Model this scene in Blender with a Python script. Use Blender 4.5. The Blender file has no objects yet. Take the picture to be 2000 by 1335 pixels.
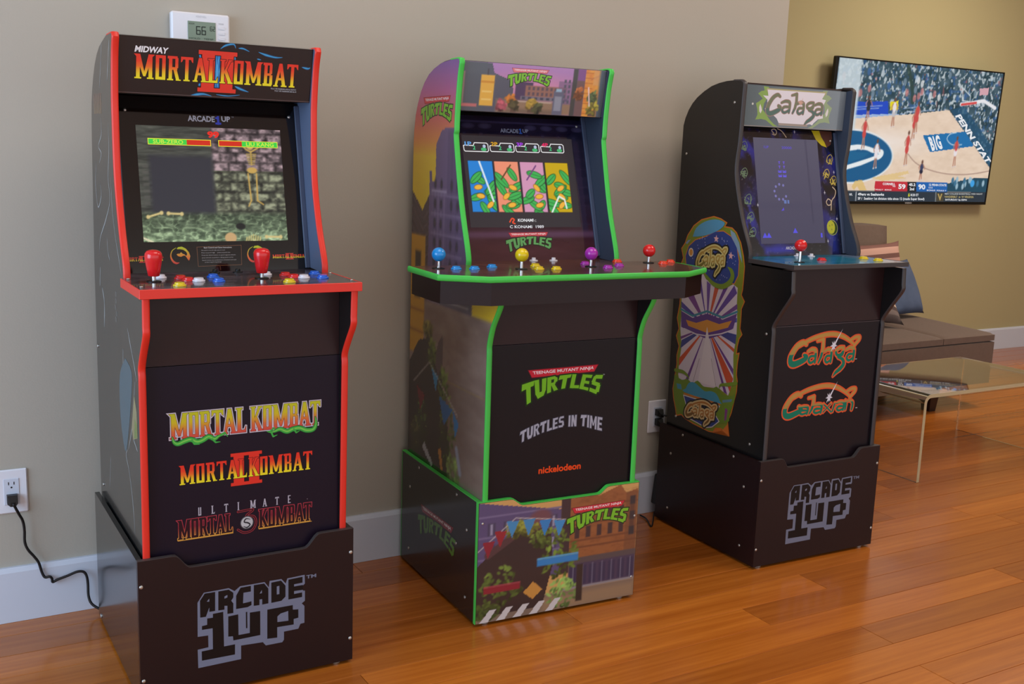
import bpy, bmesh, math, random
import numpy as np
from mathutils import Vector, Matrix
from mathutils.geometry import delaunay_2d_cdt
random.seed(7)
RNG = np.random.default_rng(11)
S = bpy.context.scene
COL = S.collection
PI = math.pi

# ------------------------------------------------------------------ camera
def make_camera():
    yaw, pitch, roll = math.radians(30.4011), math.radians(-10.2344), math.radians(1.9954)
    fw = Vector((math.sin(yaw) * math.cos(pitch), math.cos(yaw) * math.cos(pitch), math.sin(pitch)))
    rt = Vector((math.cos(yaw), -math.sin(yaw), 0)); up = rt.cross(fw)
    r2 = rt * math.cos(roll) + up * math.sin(roll); u2 = -rt * math.sin(roll) + up * math.cos(roll)
    cd = bpy.data.cameras.new('camera'); cd.sensor_width = 36; cd.lens = 36 * 2104.73 / 2000; cd.clip_start = .05
    co = bpy.data.objects.new('camera', cd); COL.objects.link(co)
    m = Matrix((r2, u2, -fw)).transposed().to_4x4(); m.translation = Vector((0, -2.8376, 1.2241))
    co.matrix_world = m; S.camera = co
make_camera()

# ------------------------------------------------------------------ world, lights, exposure
W = bpy.data.worlds.new('daylight'); S.world = W; W.use_nodes = True
bg = W.node_tree.nodes['Background']
bg.inputs[0].default_value = (0.92, 0.955, 1.0, 1); bg.inputs[1].default_value = 1.25
S.view_settings.view_transform = 'Standard'; S.view_settings.look = 'None'
S.view_settings.gamma = 1; S.view_settings.exposure = 0.0; S.view_settings.use_curve_mapping = False

def area(name, loc, target, sx, sy, power, col):
    l = bpy.data.lights.new(name, 'AREA'); l.shape = 'RECTANGLE'; l.size = sx; l.size_y = sy; l.energy = power; l.color = col
    o = bpy.data.objects.new(name, l); COL.objects.link(o); o.location = loc
    d = Vector(target) - Vector(loc); o.rotation_euler = d.to_track_quat('-Z', 'Y').to_euler()
    return o
area('window_daylight', (-1.7, -1.3, 1.25), (.6, -.3, .7), 1.7, 1.5, 54, (.44, .70, 1))
area('ceiling_lamp_front', (1.2, -1.15, 2.62), (1.3, -1.1, 0), 1.2, 1.2, 15, (1, .93, .84))
area('ceiling_lamp_middle', (3.3, -1.2, 2.62), (3.2, -1.0, 0), 1.0, 1.0, 21, (1, .90, .78))
area('ceiling_lamp_sofa', (5.4, .35, 2.62), (5.3, .6, 0), .7, .7, 36, (1, .91, .76))

# ------------------------------------------------------------------ materials
def lin(c):
    r = []
    for x in c[:3]:
        x = max(0., x) / 255.
        r.append(x / 12.92 if x <= .04045 else ((x + .055) / 1.055) ** 2.4)
    return tuple(r)
def mat(name, col, rough=.5, metal=0., spec=.5, coat=0., coat_rough=.05, trans=0., ior=1.45, bump=None, vary=None, sheen=0.):
    m = bpy.data.materials.new(name); m.use_nodes = True; n = m.node_tree; b = n.nodes['Principled BSDF']
    c = lin(col); b.inputs['Base Color'].default_value = (*c, 1); b.inputs['Roughness'].default_value = rough
    b.inputs['Metallic'].default_value = metal; b.inputs['Specular IOR Level'].default_value = spec
    b.inputs['Coat Weight'].default_value = coat; b.inputs['Coat Roughness'].default_value = coat_rough
    b.inputs['Transmission Weight'].default_value = trans; b.inputs['IOR'].default_value = ior
    if sheen: b.inputs['Sheen Weight'].default_value = sheen
    if bump or vary:
        tc = n.nodes.new('ShaderNodeTexCoord')
        nz = n.nodes.new('ShaderNodeTexNoise'); nz.inputs['Scale'].default_value = (bump or vary)[0]; nz.inputs['Detail'].default_value = 4
        n.links.new(tc.outputs['Object'], nz.inputs['Vector'])
        if bump:
            bp = n.nodes.new('ShaderNodeBump'); bp.inputs['Strength'].default_value = bump[1]; bp.inputs['Distance'].default_value = bump[2]
            n.links.new(nz.outputs['Fac'], bp.inputs['Height']); n.links.new(bp.outputs['Normal'], b.inputs['Normal'])
        if vary:
            nv = n.nodes.new('ShaderNodeTexNoise'); nv.inputs['Scale'].default_value = vary[0]; nv.inputs['Detail'].default_value = 5
            n.links.new(tc.outputs['Object'], nv.inputs['Vector'])
            mx = n.nodes.new('ShaderNodeMix'); mx.data_type = 'RGBA'
            mx.inputs['A'].default_value = (*[x * (1 - vary[1]) for x in c], 1); mx.inputs['B'].default_value = (*[min(1, x * (1 + vary[1])) for x in c], 1)
            n.links.new(nv.outputs['Fac'], mx.inputs['Factor']); n.links.new(mx.outputs['Result'], b.inputs['Base Color'])
    return m
def print_mat(name, rough, coat=0., spec=.5, emit=0.):
    m = bpy.data.materials.new(name); m.use_nodes = True; n = m.node_tree; b = n.nodes['Principled BSDF']
    a = n.nodes.new('ShaderNodeAttribute'); a.attribute_name = 'Ink'
    b.inputs['Roughness'].default_value = rough; b.inputs['Coat Weight'].default_value = coat; b.inputs['Coat Roughness'].default_value = .03
    b.inputs['Specular IOR Level'].default_value = spec
    if emit:
        n.links.new(a.outputs['Color'], b.inputs['Emission Color']); b.inputs['Emission Strength'].default_value = emit
        b.inputs['Base Color'].default_value = (.006, .006, .007, 1)
    else: n.links.new(a.outputs['Color'], b.inputs['Base Color'])
    return m
M = dict(
    wall=mat('wall_paint_taupe', (177, 169, 156), .75, spec=.3, bump=(220, .12, .002)),
    wall_tv=mat('wall_paint_olive', (176, 164, 124), .75, spec=.3, bump=(220, .12, .002)),
    white=mat('white_trim_paint', (206, 210, 222), .35),
    ceiling=mat('ceiling_paint', (225, 222, 214), .9),
    black=mat('black_laminate', (34, 18, 19), .34, spec=.36, bump=(900, .06, .0006)),
    black_side=mat('black_glossy_laminate', (24, 22, 23), .2, coat=.3, coat_rough=.12),
    black_gloss=mat('black_acrylic', (9, 8, 10), .08, coat=.5),
    navy=mat('dark_kick_panel_print', (30, 22, 34), .3),
    brown=mat('dark_brown_laminate', (46, 24, 25), .38, spec=.36, bump=(900, .06, .0006)),
    inner=mat('inner_side_laminate', (70, 80, 104), .4),  # base colour raised to blue grey to carry the reflected light
    red_trim=mat('red_edge_moulding', (226, 52, 38), .35),
    green_trim=mat('green_edge_moulding', (70, 196, 78), .35),
    dark_trim=mat('charcoal_edge_moulding', (62, 56, 56), .4),
    chrome=mat('chrome', (225, 225, 228), .14, metal=1),
    screw=mat('zinc_screw', (190, 186, 180), .3, metal=.8),
    red=mat('red_plastic', (218, 28, 32), .22, coat=.4), yellow=mat('yellow_plastic', (226, 196, 16), .22, coat=.4),
    blue=mat('blue_plastic', (22, 96, 214), .22, coat=.4), sky=mat('light_blue_plastic', (28, 140, 216), .22, coat=.4),
    purple=mat('purple_plastic', (168, 44, 168), .22, coat=.4), wht=mat('white_plastic', (224, 220, 228), .25, coat=.3),
    orange=mat('orange_red_plastic', (232, 64, 34), .22, coat=.4),
    washer=mat('black_plastic', (16, 15, 16), .35),
    print=print_mat('printed_ink', .34, spec=.22), gloss=print_mat('glossy_printed_ink', .16, coat=.25), plexi=print_mat('print_under_acrylic', .1, coat=.6),
    deck=print_mat('control_panel_print', .22, coat=.4),
    lcd=print_mat('lit_screen', .25, emit=1.0, spec=.35),
    sofa=mat('taupe_upholstery', (112, 94, 84), .9, spec=.2, bump=(700, .25, .002), vary=(60, .12), sheen=.1),
    sofa_leg=mat('dark_sofa_leg', (38, 22, 18), .4),
    plastic_white=mat('white_plate_plastic', (228, 226, 232), .35), slot=mat('dark_slot', (30, 28, 30), .6),
    cord=mat('black_cord_rubber', (18, 17, 19), .4),
    acrylic=mat('clear_acrylic', (252, 253, 250), .0, trans=1, ior=1.49),
    acrylic_edge=mat('frosted_acrylic_edge', (226, 214, 176), .3, trans=.35, ior=1.4),
    tv_body=mat('tv_black_plastic', (14, 15, 17), .3),
)

# ------------------------------------------------------------------ mesh helpers
def link(o, parent=None):
    COL.objects.link(o)
    if parent is not None: o.parent = parent
    return o
class MB:
    def __init__(s): s.v = []; s.f = []
    def add(s, v, f):
        k = len(s.v); s.v += [tuple(p) for p in v]; s.f += [tuple(i + k for i in q) for q in f]; return s
    def box(s, x0, x1, y0, y1, z0, z1, b=0.):
        if b <= 0:
            v = [(x, y, z) for z in (z0, z1) for y in (y0, y1) for x in (x0, x1)]
            return s.add(v, [(0, 2, 3, 1), (4, 5, 7, 6), (0, 1, 5, 4), (2, 6, 7, 3), (0, 4, 6, 2), (1, 3, 7, 5)])
        v = []; idx = {}
        c = ((x0 + x1) / 2, (y0 + y1) / 2, (z0 + z1) / 2); h = ((x1 - x0) / 2, (y1 - y0) / 2, (z1 - z0) / 2)
        for sx in (-1, 1):
            for sy in (-1, 1):
                for sz in (-1, 1):
                    for a in range(3):
                        d = [h[0] - b, h[1] - b, h[2] - b]; d[a] += b
                        idx[(sx, sy, sz, a)] = len(v); v.append((c[0] + sx * d[0], c[1] + sy * d[1], c[2] + sz * d[2]))
        f = []
        for a in range(3):
            o = [i for i in range(3) if i != a]
            for sg in (-1, 1):
                q = []
                for p, r in ((-1, -1), (1, -1), (1, 1), (-1, 1)):
                    k = [0, 0, 0]; k[a] = sg; k[o[0]] = p; k[o[1]] = r; q.append(idx[(*k, a)])
                f.append(tuple(q))
            for p in (-1, 1):
                for r in (-1, 1):
                    q = []
                    for sg, ax in ((-1, o[0]), (-1, o[1]), (1, o[1]), (1, o[0])):
                        k = [0, 0, 0]; k[a] = sg; k[o[0]] = p; k[o[1]] = r; q.append(idx[(*k, ax)])
                    f.append(tuple(q))
        for sx in (-1, 1):
            for sy in (-1, 1):
                for sz in (-1, 1): f.append(tuple(idx[(sx, sy, sz, a)] for a in range(3)))
        return s.add(v, f)
    def prism(s, pts, a0, a1, axis=0):
        n = len(pts); v = []
        for a in (a0, a1):
            for p, q in pts: v.append((a, p, q) if axis == 0 else (p, a, q) if axis == 1 else (p, q, a))
        f = [tuple(range(n)), tuple(range(2 * n - 1, n - 1, -1))] + [(i, (i + 1) % n, n + (i + 1) % n, n + i) for i in range(n)]
        return s.add(v, f)
    def tube(s, path, r, n=10, cap=True):
        P = [Vector(p) for p in path]; k0 = len(s.v); up = Vector((0.13, .21, .97)).normalized()
        for i, p in enumerate(P):
            t = (P[min(i + 1, len(P) - 1)] - P[max(i - 1, 0)]).normalized()
            a = t.cross(up); a = a.normalized() if a.length > 1e-4 else Vector((1, 0, 0)); b = a.cross(t)
            rr = r[i] if isinstance(r, (list, tuple)) else r
            for j in range(n):
                w = 2 * PI * j / n; s.v.append(tuple(p + a * math.cos(w) * rr + b * math.sin(w) * rr))
        for i in range(len(P) - 1):
            for j in range(n):
                a = k0 + i * n + j; b = k0 + i * n + (j + 1) % n; s.f.append((a, b, b + n, a + n))
        if cap:
            s.f.append(tuple(range(k0, k0 + n))); e = k0 + (len(P) - 1) * n; s.f.append(tuple(range(e + n - 1, e - 1, -1)))
        return s
    def lathe(s, prof, c=(0, 0, 0), n=20, M3=None):
        k0 = len(s.v); M3 = M3 or Matrix.Identity(3); c = Vector(c)
        for r, z in prof:
            for j in range(n):
                w = 2 * PI * j / n; s.v.append(tuple(c + M3 @ Vector((r * math.cos(w), r * math.sin(w), z))))
        for i in range(len(prof) - 1):
            for j in range(n):
                a = k0 + i * n + j; b = k0 + i * n + (j + 1) % n; s.f.append((a, b, b + n, a + n))
        s.f.append(tuple(range(k0 + n - 1, k0 - 1, -1))); e = k0 + (len(prof) - 1) * n; s.f.append(tuple(range(e, e + n)))
        return s
    def build(s, name, m, parent=None, smooth=False, loc=None, sharp=None):
        me = bpy.data.meshes.new(name); me.from_pydata(s.v, [], s.f); me.validate()
        bm = bmesh.new(); bm.from_mesh(me); bmesh.ops.recalc_face_normals(bm, faces=bm.faces); bm.to_mesh(me); bm.free()
        me.materials.append(m)
        if smooth:
            me.polygons.foreach_set('use_smooth', [True] * len(me.polygons))
            if sharp is not None: me.set_sharp_from_angle(angle=math.radians(sharp))
        o = bpy.data.objects.new(name, me)
        if loc: o.location = loc
        return link(o, parent)
def thing(name, label, cat, loc=(0, 0, 0), rz=0., group=None):
    o = bpy.data.objects.new(name, None); o.empty_display_size = .1; link(o); o.location = loc; o.rotation_euler = (0, 0, rz)
    return tag(o, label, cat, group)
def tag(o, label, cat, group=None):
    o['label'] = label; o['category'] = cat
    if group: o['group'] = group
    return o
def struct(o): o['kind'] = 'structure'; return o
def arc(c, r, a0, a1, n): return [(c[0] + r * math.cos(math.radians(a0 + (a1 - a0) * i / n)), c[1] + r * math.sin(math.radians(a0 + (a1 - a0) * i / n))) for i in range(n + 1)]
def spline(pts, n=6):
    P = [np.array(p, float) for p in pts]; out = []
    for i in range(len(P) - 1):
        p0, p1, p2, p3 = P[max(i - 1, 0)], P[i], P[i + 1], P[min(i + 2, len(P) - 1)]
        for k in range(n):
            t = k / n; out.append(tuple(.5 * (2 * p1 + (p2 - p0) * t + (2 * p0 - 5 * p1 + 4 * p2 - p3) * t * t + (3 * p1 - p0 - 3 * p2 + p3) * t ** 3)))
    out.append(tuple(P[-1])); return out

# ------------------------------------------------------------------ flat print: vector art and painted grids
def hull_grow(poly, d):
    a = sum(poly[i][0] * poly[(i + 1) % len(poly)][1] - poly[(i + 1) % len(poly)][0] * poly[i][1] for i in range(len(poly)))
    P = poly if a > 0 else poly[::-1]; n = len(P); out = []
    E = []
    for i in range(n):
        x0, y0 = P[i]; x1, y1 = P[(i + 1) % n]; l = math.hypot(x1 - x0, y1 - y0) or 1e-9; E.append(((y1 - y0) / l, -(x1 - x0) / l))
    for i in range(n):
        a, b = E[i - 1], E[i]; sx, sy = a[0] + b[0], a[1] + b[1]; q = 1 + a[0] * b[0] + a[1] * b[1]
        if q < .35:
            out.append((P[i][0] + a[0] * d + (-a[1]) * d * .6, P[i][1] + a[1] * d + a[0] * d * .6)); out.append((P[i][0] + b[0] * d + b[1] * d * .6, P[i][1] + b[1] * d - b[0] * d * .6))
        else: out.append((P[i][0] + sx * d / q, P[i][1] + sy * d / q))
    return out
def clip_v(poly, v0, v1):
    for side, lim in ((1, v0), (-1, v1)):
        out = []
        for i in range(len(poly)):
            p, q = poly[i], poly[(i + 1) % len(poly)]; a, b = side * (p[1] - lim), side * (q[1] - lim)
            if a >= 0: out.append(p)
            if a * b < 0: t = a / (a - b); out.append((p[0] + (q[0] - p[0]) * t, p[1] + (q[1] - p[1]) * t))
        poly = out
        if len(poly) < 3: return []
    return poly
class Art:
    EPS = 1.0e-5
    def __init__(s): s.v = []; s.f = []; s.c = []; s.L = 0
    def nxt(s): s.L += 1; return s
    def _p(s, pts, col):
        k = len(s.v); s.f.append(tuple(range(k, k + len(pts))))
        for p in pts: s.v.append((p[0], p[1], s.L)); s.c.append(col(p[0], p[1]) if callable(col) else col)
    def poly(s, pts, col): s.nxt(); s._p(list(pts), col); return s
    def rect(s, u0, v0, u1, v1, col): return s.poly([(u0, v0), (u1, v0), (u1, v1), (u0, v1)], col)
    def convex(s, polys, col, grow=0., cuts=None):
        """a shape given as overlapping convex pieces, merged into one flat layer"""
        s.nxt(); ps = []
        for p in polys:
            p = hull_grow(list(p), grow) if grow else list(p)
            if cuts: ps += [q for q in (clip_v(p, a, b) for a, b in zip(cuts[:-1], cuts[1:])) if len(q) > 2]
            else: ps.append(p)
        if len(ps) == 1: s._p(ps[0], col); return s
        K = 1000.; V = []; F = []
        ps = [p if sum(p[i][0] * p[(i + 1) % len(p)][1] - p[(i + 1) % len(p)][0] * p[i][1] for i in range(len(p))) > 0 else p[::-1] for p in ps]
        for p in ps: F.append(list(range(len(V), len(V) + len(p)))); V += [Vector((a * K, b * K)) for a, b in p]
        if not F: return s
        vo, eo, fo, _v, _e, src = delaunay_2d_cdt(V, [], F, 0, 1e-5); k = len(s.v); fo = [f for f, o in zip(fo, src) if len(o)]
        for v in vo: u, w = v.x / K, v.y / K; s.v.append((u, w, s.L)); s.c.append(col(u, w) if callable(col) else col)
        s.f += [tuple(x + k for x in f) for f in fo]; return s
    def stroke_polys(s, pts, w, closed=False):
        out = []; pts = list(pts) + ([pts[0]] if closed else []); n = len(pts)
        ws = w if isinstance(w, (list, tuple)) else [w] * n
        if len(ws) != n: ws = [np.interp(i / (n - 1), np.linspace(0, 1, len(ws)), ws) for i in range(n)]
        for i in range(n - 1):
            (x0, y0), (x1, y1) = pts[i][:2], pts[i + 1][:2]; l = math.hypot(x1 - x0, y1 - y0)
            if l < 1e-7: continue
            nx, ny = -(y1 - y0) / l, (x1 - x0) / l; a, b = ws[i] / 2, ws[i + 1] / 2
            out.append([(x0 + nx * a, y0 + ny * a), (x0 - nx * a, y0 - ny * a), (x1 - nx * b, y1 - ny * b), (x1 + nx * b, y1 + ny * b)])
        for i in range(n):
            if ws[i] > 1e-5: out.append([(pts[i][0] + ws[i] / 2 * math.cos(k * PI / 4), pts[i][1] + ws[i] / 2 * math.sin(k * PI / 4)) for k in range(8)])
        return out
    def stroke(s, pts, w, col, closed=False, cuts=None): return s.convex(s.stroke_polys(pts, w, closed), col, cuts=cuts)
    def disc(s, u, v, ru, rv, col, n=20, rot=0.):
        c, q = math.cos(rot), math.sin(rot)
        return s.poly([(u + c * ru * math.cos(2 * PI * k / n) - q * rv * math.sin(2 * PI * k / n), v + q * ru * math.cos(2 * PI * k / n) + c * rv * math.sin(2 * PI * k / n)) for k in range(n)], col)
    def text(s, body, u, v, w, h, col, bold=0., shear=0., warp=None, fit=True, slope=0.):
        cu = bpy.data.curves.new('lettering', 'FONT'); cu.body = body; cu.offset = bold; cu.resolution_u = 3
        o = bpy.data.objects.new('lettering', cu); me = bpy.data.meshes.new_from_object(o)
        V = np.array([x.co[:2] for x in me.vertices]); F = [tuple(p.vertices) for p in me.polygons]
        bpy.data.objects.remove(o); bpy.data.curves.remove(cu); bpy.data.meshes.remove(me)
        if len(V) == 0: return s
        lo, hi = V.min(0), V.max(0); t = (V - lo) / np.maximum(hi - lo, 1e-6)
        s.nxt(); k = len(s.v)
        for a, b in t:
            if warp: p = warp(a, b)
            else: p = (u + a * w + shear * b * h, v + b * h + slope * a * w)
            s.v.append((p[0], p[1], s.L)); s.c.append(col(p[0], p[1]) if callable(col) else col)
        s.f += [tuple(i + k for i in q) for q in F]; return s
    def build(s, name, parent, frame, m, lift=.0004):
        O, U, V, N = [Vector(x) for x in frame]
        me = bpy.data.meshes.new(name)
        me.from_pydata([tuple(O + U * a + V * b + N * (lift * .4 + l * s.EPS)) for a, b, l in s.v], [], s.f)
        at = me.color_attributes.new('Ink', 'FLOAT_COLOR', 'POINT')
        at.data.foreach_set('color', [x for c in s.c for x in (*lin(c), 1.)])
        me.materials.append(m); return link(bpy.data.objects.new(name, me), parent)
def noise(x, y, seed=0):
    x = np.asarray(x, float); y = np.asarray(y, float); xi = np.floor(x).astype(int); yi = np.floor(y).astype(int); fx = x - xi; fy = y - yi
    def h(a, b):
        n = (a * 374761393 + b * 668265263 + seed * 982451653) & 0x7fffffff; n = ((n ^ (n >> 13)) * 1274126177) & 0x7fffffff
        return ((n ^ (n >> 16)) & 0xffff) / 65535.
    fx = fx * fx * (3 - 2 * fx); fy = fy * fy * (3 - 2 * fy)
    return (h(xi, yi) * (1 - fx) + h(xi + 1, yi) * fx) * (1 - fy) + (h(xi, yi + 1) * (1 - fx) + h(xi + 1, yi + 1) * fx) * fy
def fbm(x, y, seed=0): return (noise(x, y, seed) * 4 + noise(x * 2.1, y * 2.1, seed + 1) * 2 + noise(x * 4.3, y * 4.3, seed + 2)) / 7
class Grid:
    """a painted picture: a fine grid of points, each with its own ink colour"""
    def __init__(s, u0, u1, v0, v1, nx, ny, base=(0, 0, 0), edges=None):
        t = np.linspace(0, 1, nx); v = np.linspace(v0, v1, ny)
        if edges: lo = np.array([edges(x)[0] for x in v]); hi = np.array([edges(x)[1] for x in v])
        else: lo = np.full(ny, u0); hi = np.full(ny, u1)
        s.U = lo[:, None] + (hi - lo)[:, None] * t[None, :]; s.V = np.repeat(v[:, None], nx, 1)
        s.C = np.zeros((ny, nx, 3)) + np.array(base, float); s.px = max((u1 - u0) / nx, 1e-6)
    def paint(s, m, col):
        m = np.clip(m, 0, 1)[..., None]; col = np.asarray(col, float)
        s.C = s.C * (1 - m) + col * m; return s
    def soft(s, d, w=None): return np.clip(.5 - d / (w or s.px * 1.2), 0, 1)
    def rect(s, u0, v0, u1, v1, col, w=None, a=1.):
        d = np.maximum(np.maximum(u0 - s.U, s.U - u1), np.maximum(v0 - s.V, s.V - v1)); return s.paint(s.soft(d, w) * a, col)
    def ell(s, u, v, ru, rv, col, rot=0., w=None, a=1.):
        c, q = math.cos(rot), math.sin(rot); x = (s.U - u) * c + (s.V - v) * q; y = -(s.U - u) * q + (s.V - v) * c
        d = (np.sqrt((x / ru) ** 2 + (y / rv) ** 2) - 1) * min(ru, rv); return s.paint(s.soft(d, w) * a, col)
    def poly(s, pts, col, a=1.):
        m = np.zeros(s.U.shape, bool); n = len(pts)
        for i in range(n):
            (x0, y0), (x1, y1) = pts[i], pts[(i + 1) % n]
            if y0 == y1: continue
            m ^= ((y0 > s.V) != (y1 > s.V)) & (s.U < (x1 - x0) * (s.V - y0) / (y1 - y0) + x0)
        return s.paint(m * a, col)
    def line(s, pts, w, col, a=1.):
        d = np.full(s.U.shape, 9.)
        for (x0, y0), (x1, y1) in zip(pts[:-1], pts[1:]):
            l = (x1 - x0) ** 2 + (y1 - y0) ** 2 + 1e-12; t = np.clip(((s.U - x0) * (x1 - x0) + (s.V - y0) * (y1 - y0)) / l, 0, 1)
            d = np.minimum(d, np.hypot(s.U - x0 - t * (x1 - x0), s.V - y0 - t * (y1 - y0)))
        return s.paint(s.soft(d - w / 2) * a, col)
    def build(s, name, parent, frame, m, lift=.0003):
        O, U, V, N = [np.array(x, float) for x in frame]; ny, nx = s.U.shape
        P = O + U * s.U[..., None] + V * s.V[..., None] + N * lift * .4
        i = np.arange(ny * nx).reshape(ny, nx); q = np.stack([i[:-1, :-1], i[:-1, 1:], i[1:, 1:], i[1:, :-1]], -1).reshape(-1, 4)
        me = bpy.data.meshes.new(name); me.vertices.add(ny * nx); me.vertices.foreach_set('co', P.reshape(-1))
        me.loops.add(q.size); me.loops.foreach_set('vertex_index', q.reshape(-1).astype(np.int32)); me.polygons.add(len(q))
        me.polygons.foreach_set('loop_start', np.arange(0, q.size, 4, dtype=np.int32)); me.update(calc_edges=True)
        c = np.clip(s.C, 0, 255) / 255.; c = np.where(c <= .04045, c / 12.92, ((c + .055) / 1.055) ** 2.4)
        at = me.color_attributes.new('Ink', 'FLOAT_COLOR', 'POINT'); at.data.foreach_set('color', np.concatenate([c, np.ones((ny, nx, 1))], -1).reshape(-1))
        me.materials.append(m); return link(bpy.data.objects.new(name, me), parent)

def mixc(a, b, t): t = min(max(t, 0), 1); return tuple(x + (y - x) * t for x, y in zip(a, b))
def ramp(stops):
    def f(v):
        for (v0, c0), (v1, c1) in zip(stops[:-1], stops[1:]):
            if v <= v1: return mixc(c0, c1, (v - v0) / max(v1 - v0, 1e-9))
        return stops[-1][1]
    return f

# ------------------------------------------------------------------ letters drawn as wedges and bars
def R(x0, x1, y0=0., y1=1.): return [(x0, y0), (x1, y0), (x1, y1), (x0, y1)]
SPUR = {  # tall spurred display capitals
    'M': (.86, [R(.06, .23), R(.63, .80), [(.02, 1), (.24, 1), (.49, .1), (.39, .1)], [(.84, 1), (.62, 1), (.39, .1), (.49, .1)], R(-.01, .3, 0, .06), R(.56, .87, 0, .06), [(-.05, 1), (.1, 1), (.1, .86)], [(.91, 1), (.76, 1), (.76, .86)]]),
    'O': (.52, [R(.03, .19), R(.33, .49), R(.03, .49, .88, 1), R(.03, .49, 0, .12)]),
    'R': (.58, [R(.06, .22), R(.0, .46, .89, 1), R(.36, .5, .52, .93), R(.2, .46, .44, .55), [(.26, .5), (.42, .5), (.58, 0), (.42, 0)], R(-.01, .28, 0, .06), R(.4, .64, 0, .05)]),
    'T': (.54, [R(.19, .35), R(-.02, .56, .89, 1), [(-.02, .76), (.04, .8), (.1, .92), (-.02, .92)], [(.56, .76), (.5, .8), (.44, .92), (.56, .92)], R(.12, .42, 0, .06)]),
    'A': (.60, [[(.02, 0), (.14, 0), (.36, 1), (.22, 1)], [(.42, 0), (.60, 0), (.38, 1), (.22, 1)], R(.14, .46, .28, .38), R(-.04, .2, 0, .06), R(.36, .66, 0, .06)]),
    'L': (.52, [R(.07, .25), R(.07, .5, 0, .1), [(.5, 0), (.5, .26), (.42, .1), (.42, 0)], R(0, .32, .94, 1), R(0, .2, 0, .06)]),
    'K': (.62, [R(.06, .22), [(.18, .42), (.3, .5), (.56, 1), (.42, 1)], [(.2, .5), (.34, .58), (.62, 0), (.44, 0)], R(0, .28, .94, 1), R(0, .28, 0, .06), R(.4, .66, 0, .06), R(.4, .62, .94, 1)]),
    'B': (.54, [R(.06, .22), R(0, .44, .89, 1), R(0, .46, 0, .11), R(.2, .42, .45, .55), R(.34, .49, .06, .48), R(.33, .47, .53, .94)]),
    'I': (.3, [R(.07, .23), R(0, .3, 0, .06), R(0, .3, .94, 1)]), 'U': (.5, [R(.04, .19), R(.31, .46), R(.04, .46, 0, .12)]),
    'E': (.48, [R(.04, .2), R(.04, .46, 0, .11), R(.04, .42, .45, .55), R(.04, .46, .89, 1)]), ' ': (.3, [])}
CHUNK = {  # fat brush-like capitals
    'T': (.66, [[(-.06, .66), (.64, .76), (.68, 1), (0, .96)], [(.17, 0), (.42, .02), (.46, .86), (.2, .84)]]),
    'U': (.64, [[(0, .25), (.25, .2), (.23, 1), (-.03, 1)], [(.37, .2), (.62, .25), (.65, 1), (.39, 1)], [(0, .3), (.13, 0), (.49, 0), (.62, .3)]]),
    'R': (.66, [[(0, 0), (.25, 0), (.23, 1), (0, 1)], [(.1, .8), (.52, .8), (.44, 1), (.1, 1)], [(.36, .5), (.6, .62), (.58, .86), (.42, .98)], [(.1, .42), (.46, .42), (.52, .6), (.1, .6)], [(.22, .5), (.42, .5), (.68, 0), (.42, 0)]]),
    'L': (.56, [[(0, 0), (.25, 0), (.24, 1), (0, 1)], [(0, 0), (.58, .02), (.56, .24), (0, .22)]]),
    'E': (.58, [[(0, 0), (.25, 0), (.24, 1), (0, 1)], [(.1, 0), (.58, .02), (.56, .21), (.1, .21)], [(.1, .4), (.52, .42), (.5, .6), (.1, .6)], [(.1, .79), (.56, .8), (.58, 1), (.1, 1)]]),
    'S': (.64, [[(.1, .78), (.58, .8), (.57, 1), (.13, 1)], [(0, .55), (.23, .55), (.22, .97), (.05, .92)], [(.04, .44), (.52, .38), (.54, .58), (.06, .66)], [(.37, .08), (.62, .14), (.59, .5), (.39, .54)], [(.02, .02), (.5, 0), (.54, .2), (0, .24)]]),
    'I': (.27, [R(0, .24)]), 'N': (.62, [R(0, .22), R(.38, .6), [(0, 1), (.24, 1), (.6, 0), (.36, 0)]]),
    'M': (.8, [R(0, .22), R(.56, .78), [(0, 1), (.22, 1), (.46, .25), (.32, .25)], [(.78, 1), (.56, 1), (.32, .25), (.46, .25)]]), ' ': (.34, [])}
def letters(font, s, gap=.07):
    out = []; x = 0.
    for ch in s:
        w, ps = font[ch]; out += [[(x + a, b) for a, b in p] for p in ps]; x += w + gap
    x -= gap
    return [[(a / x, b) for a, b in p] for p in out]
def word(art, font, s, mapf, col, grow=0., cuts=None, gap=.07):
    return art.convex([[mapf(a, b) for a, b in p] for p in letters(font, s, gap)], col, grow, cuts)
def boxmap(u, v, w, h, slope=0.): return lambda a, b: (u + a * w, v + b * h + slope * a)

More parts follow.
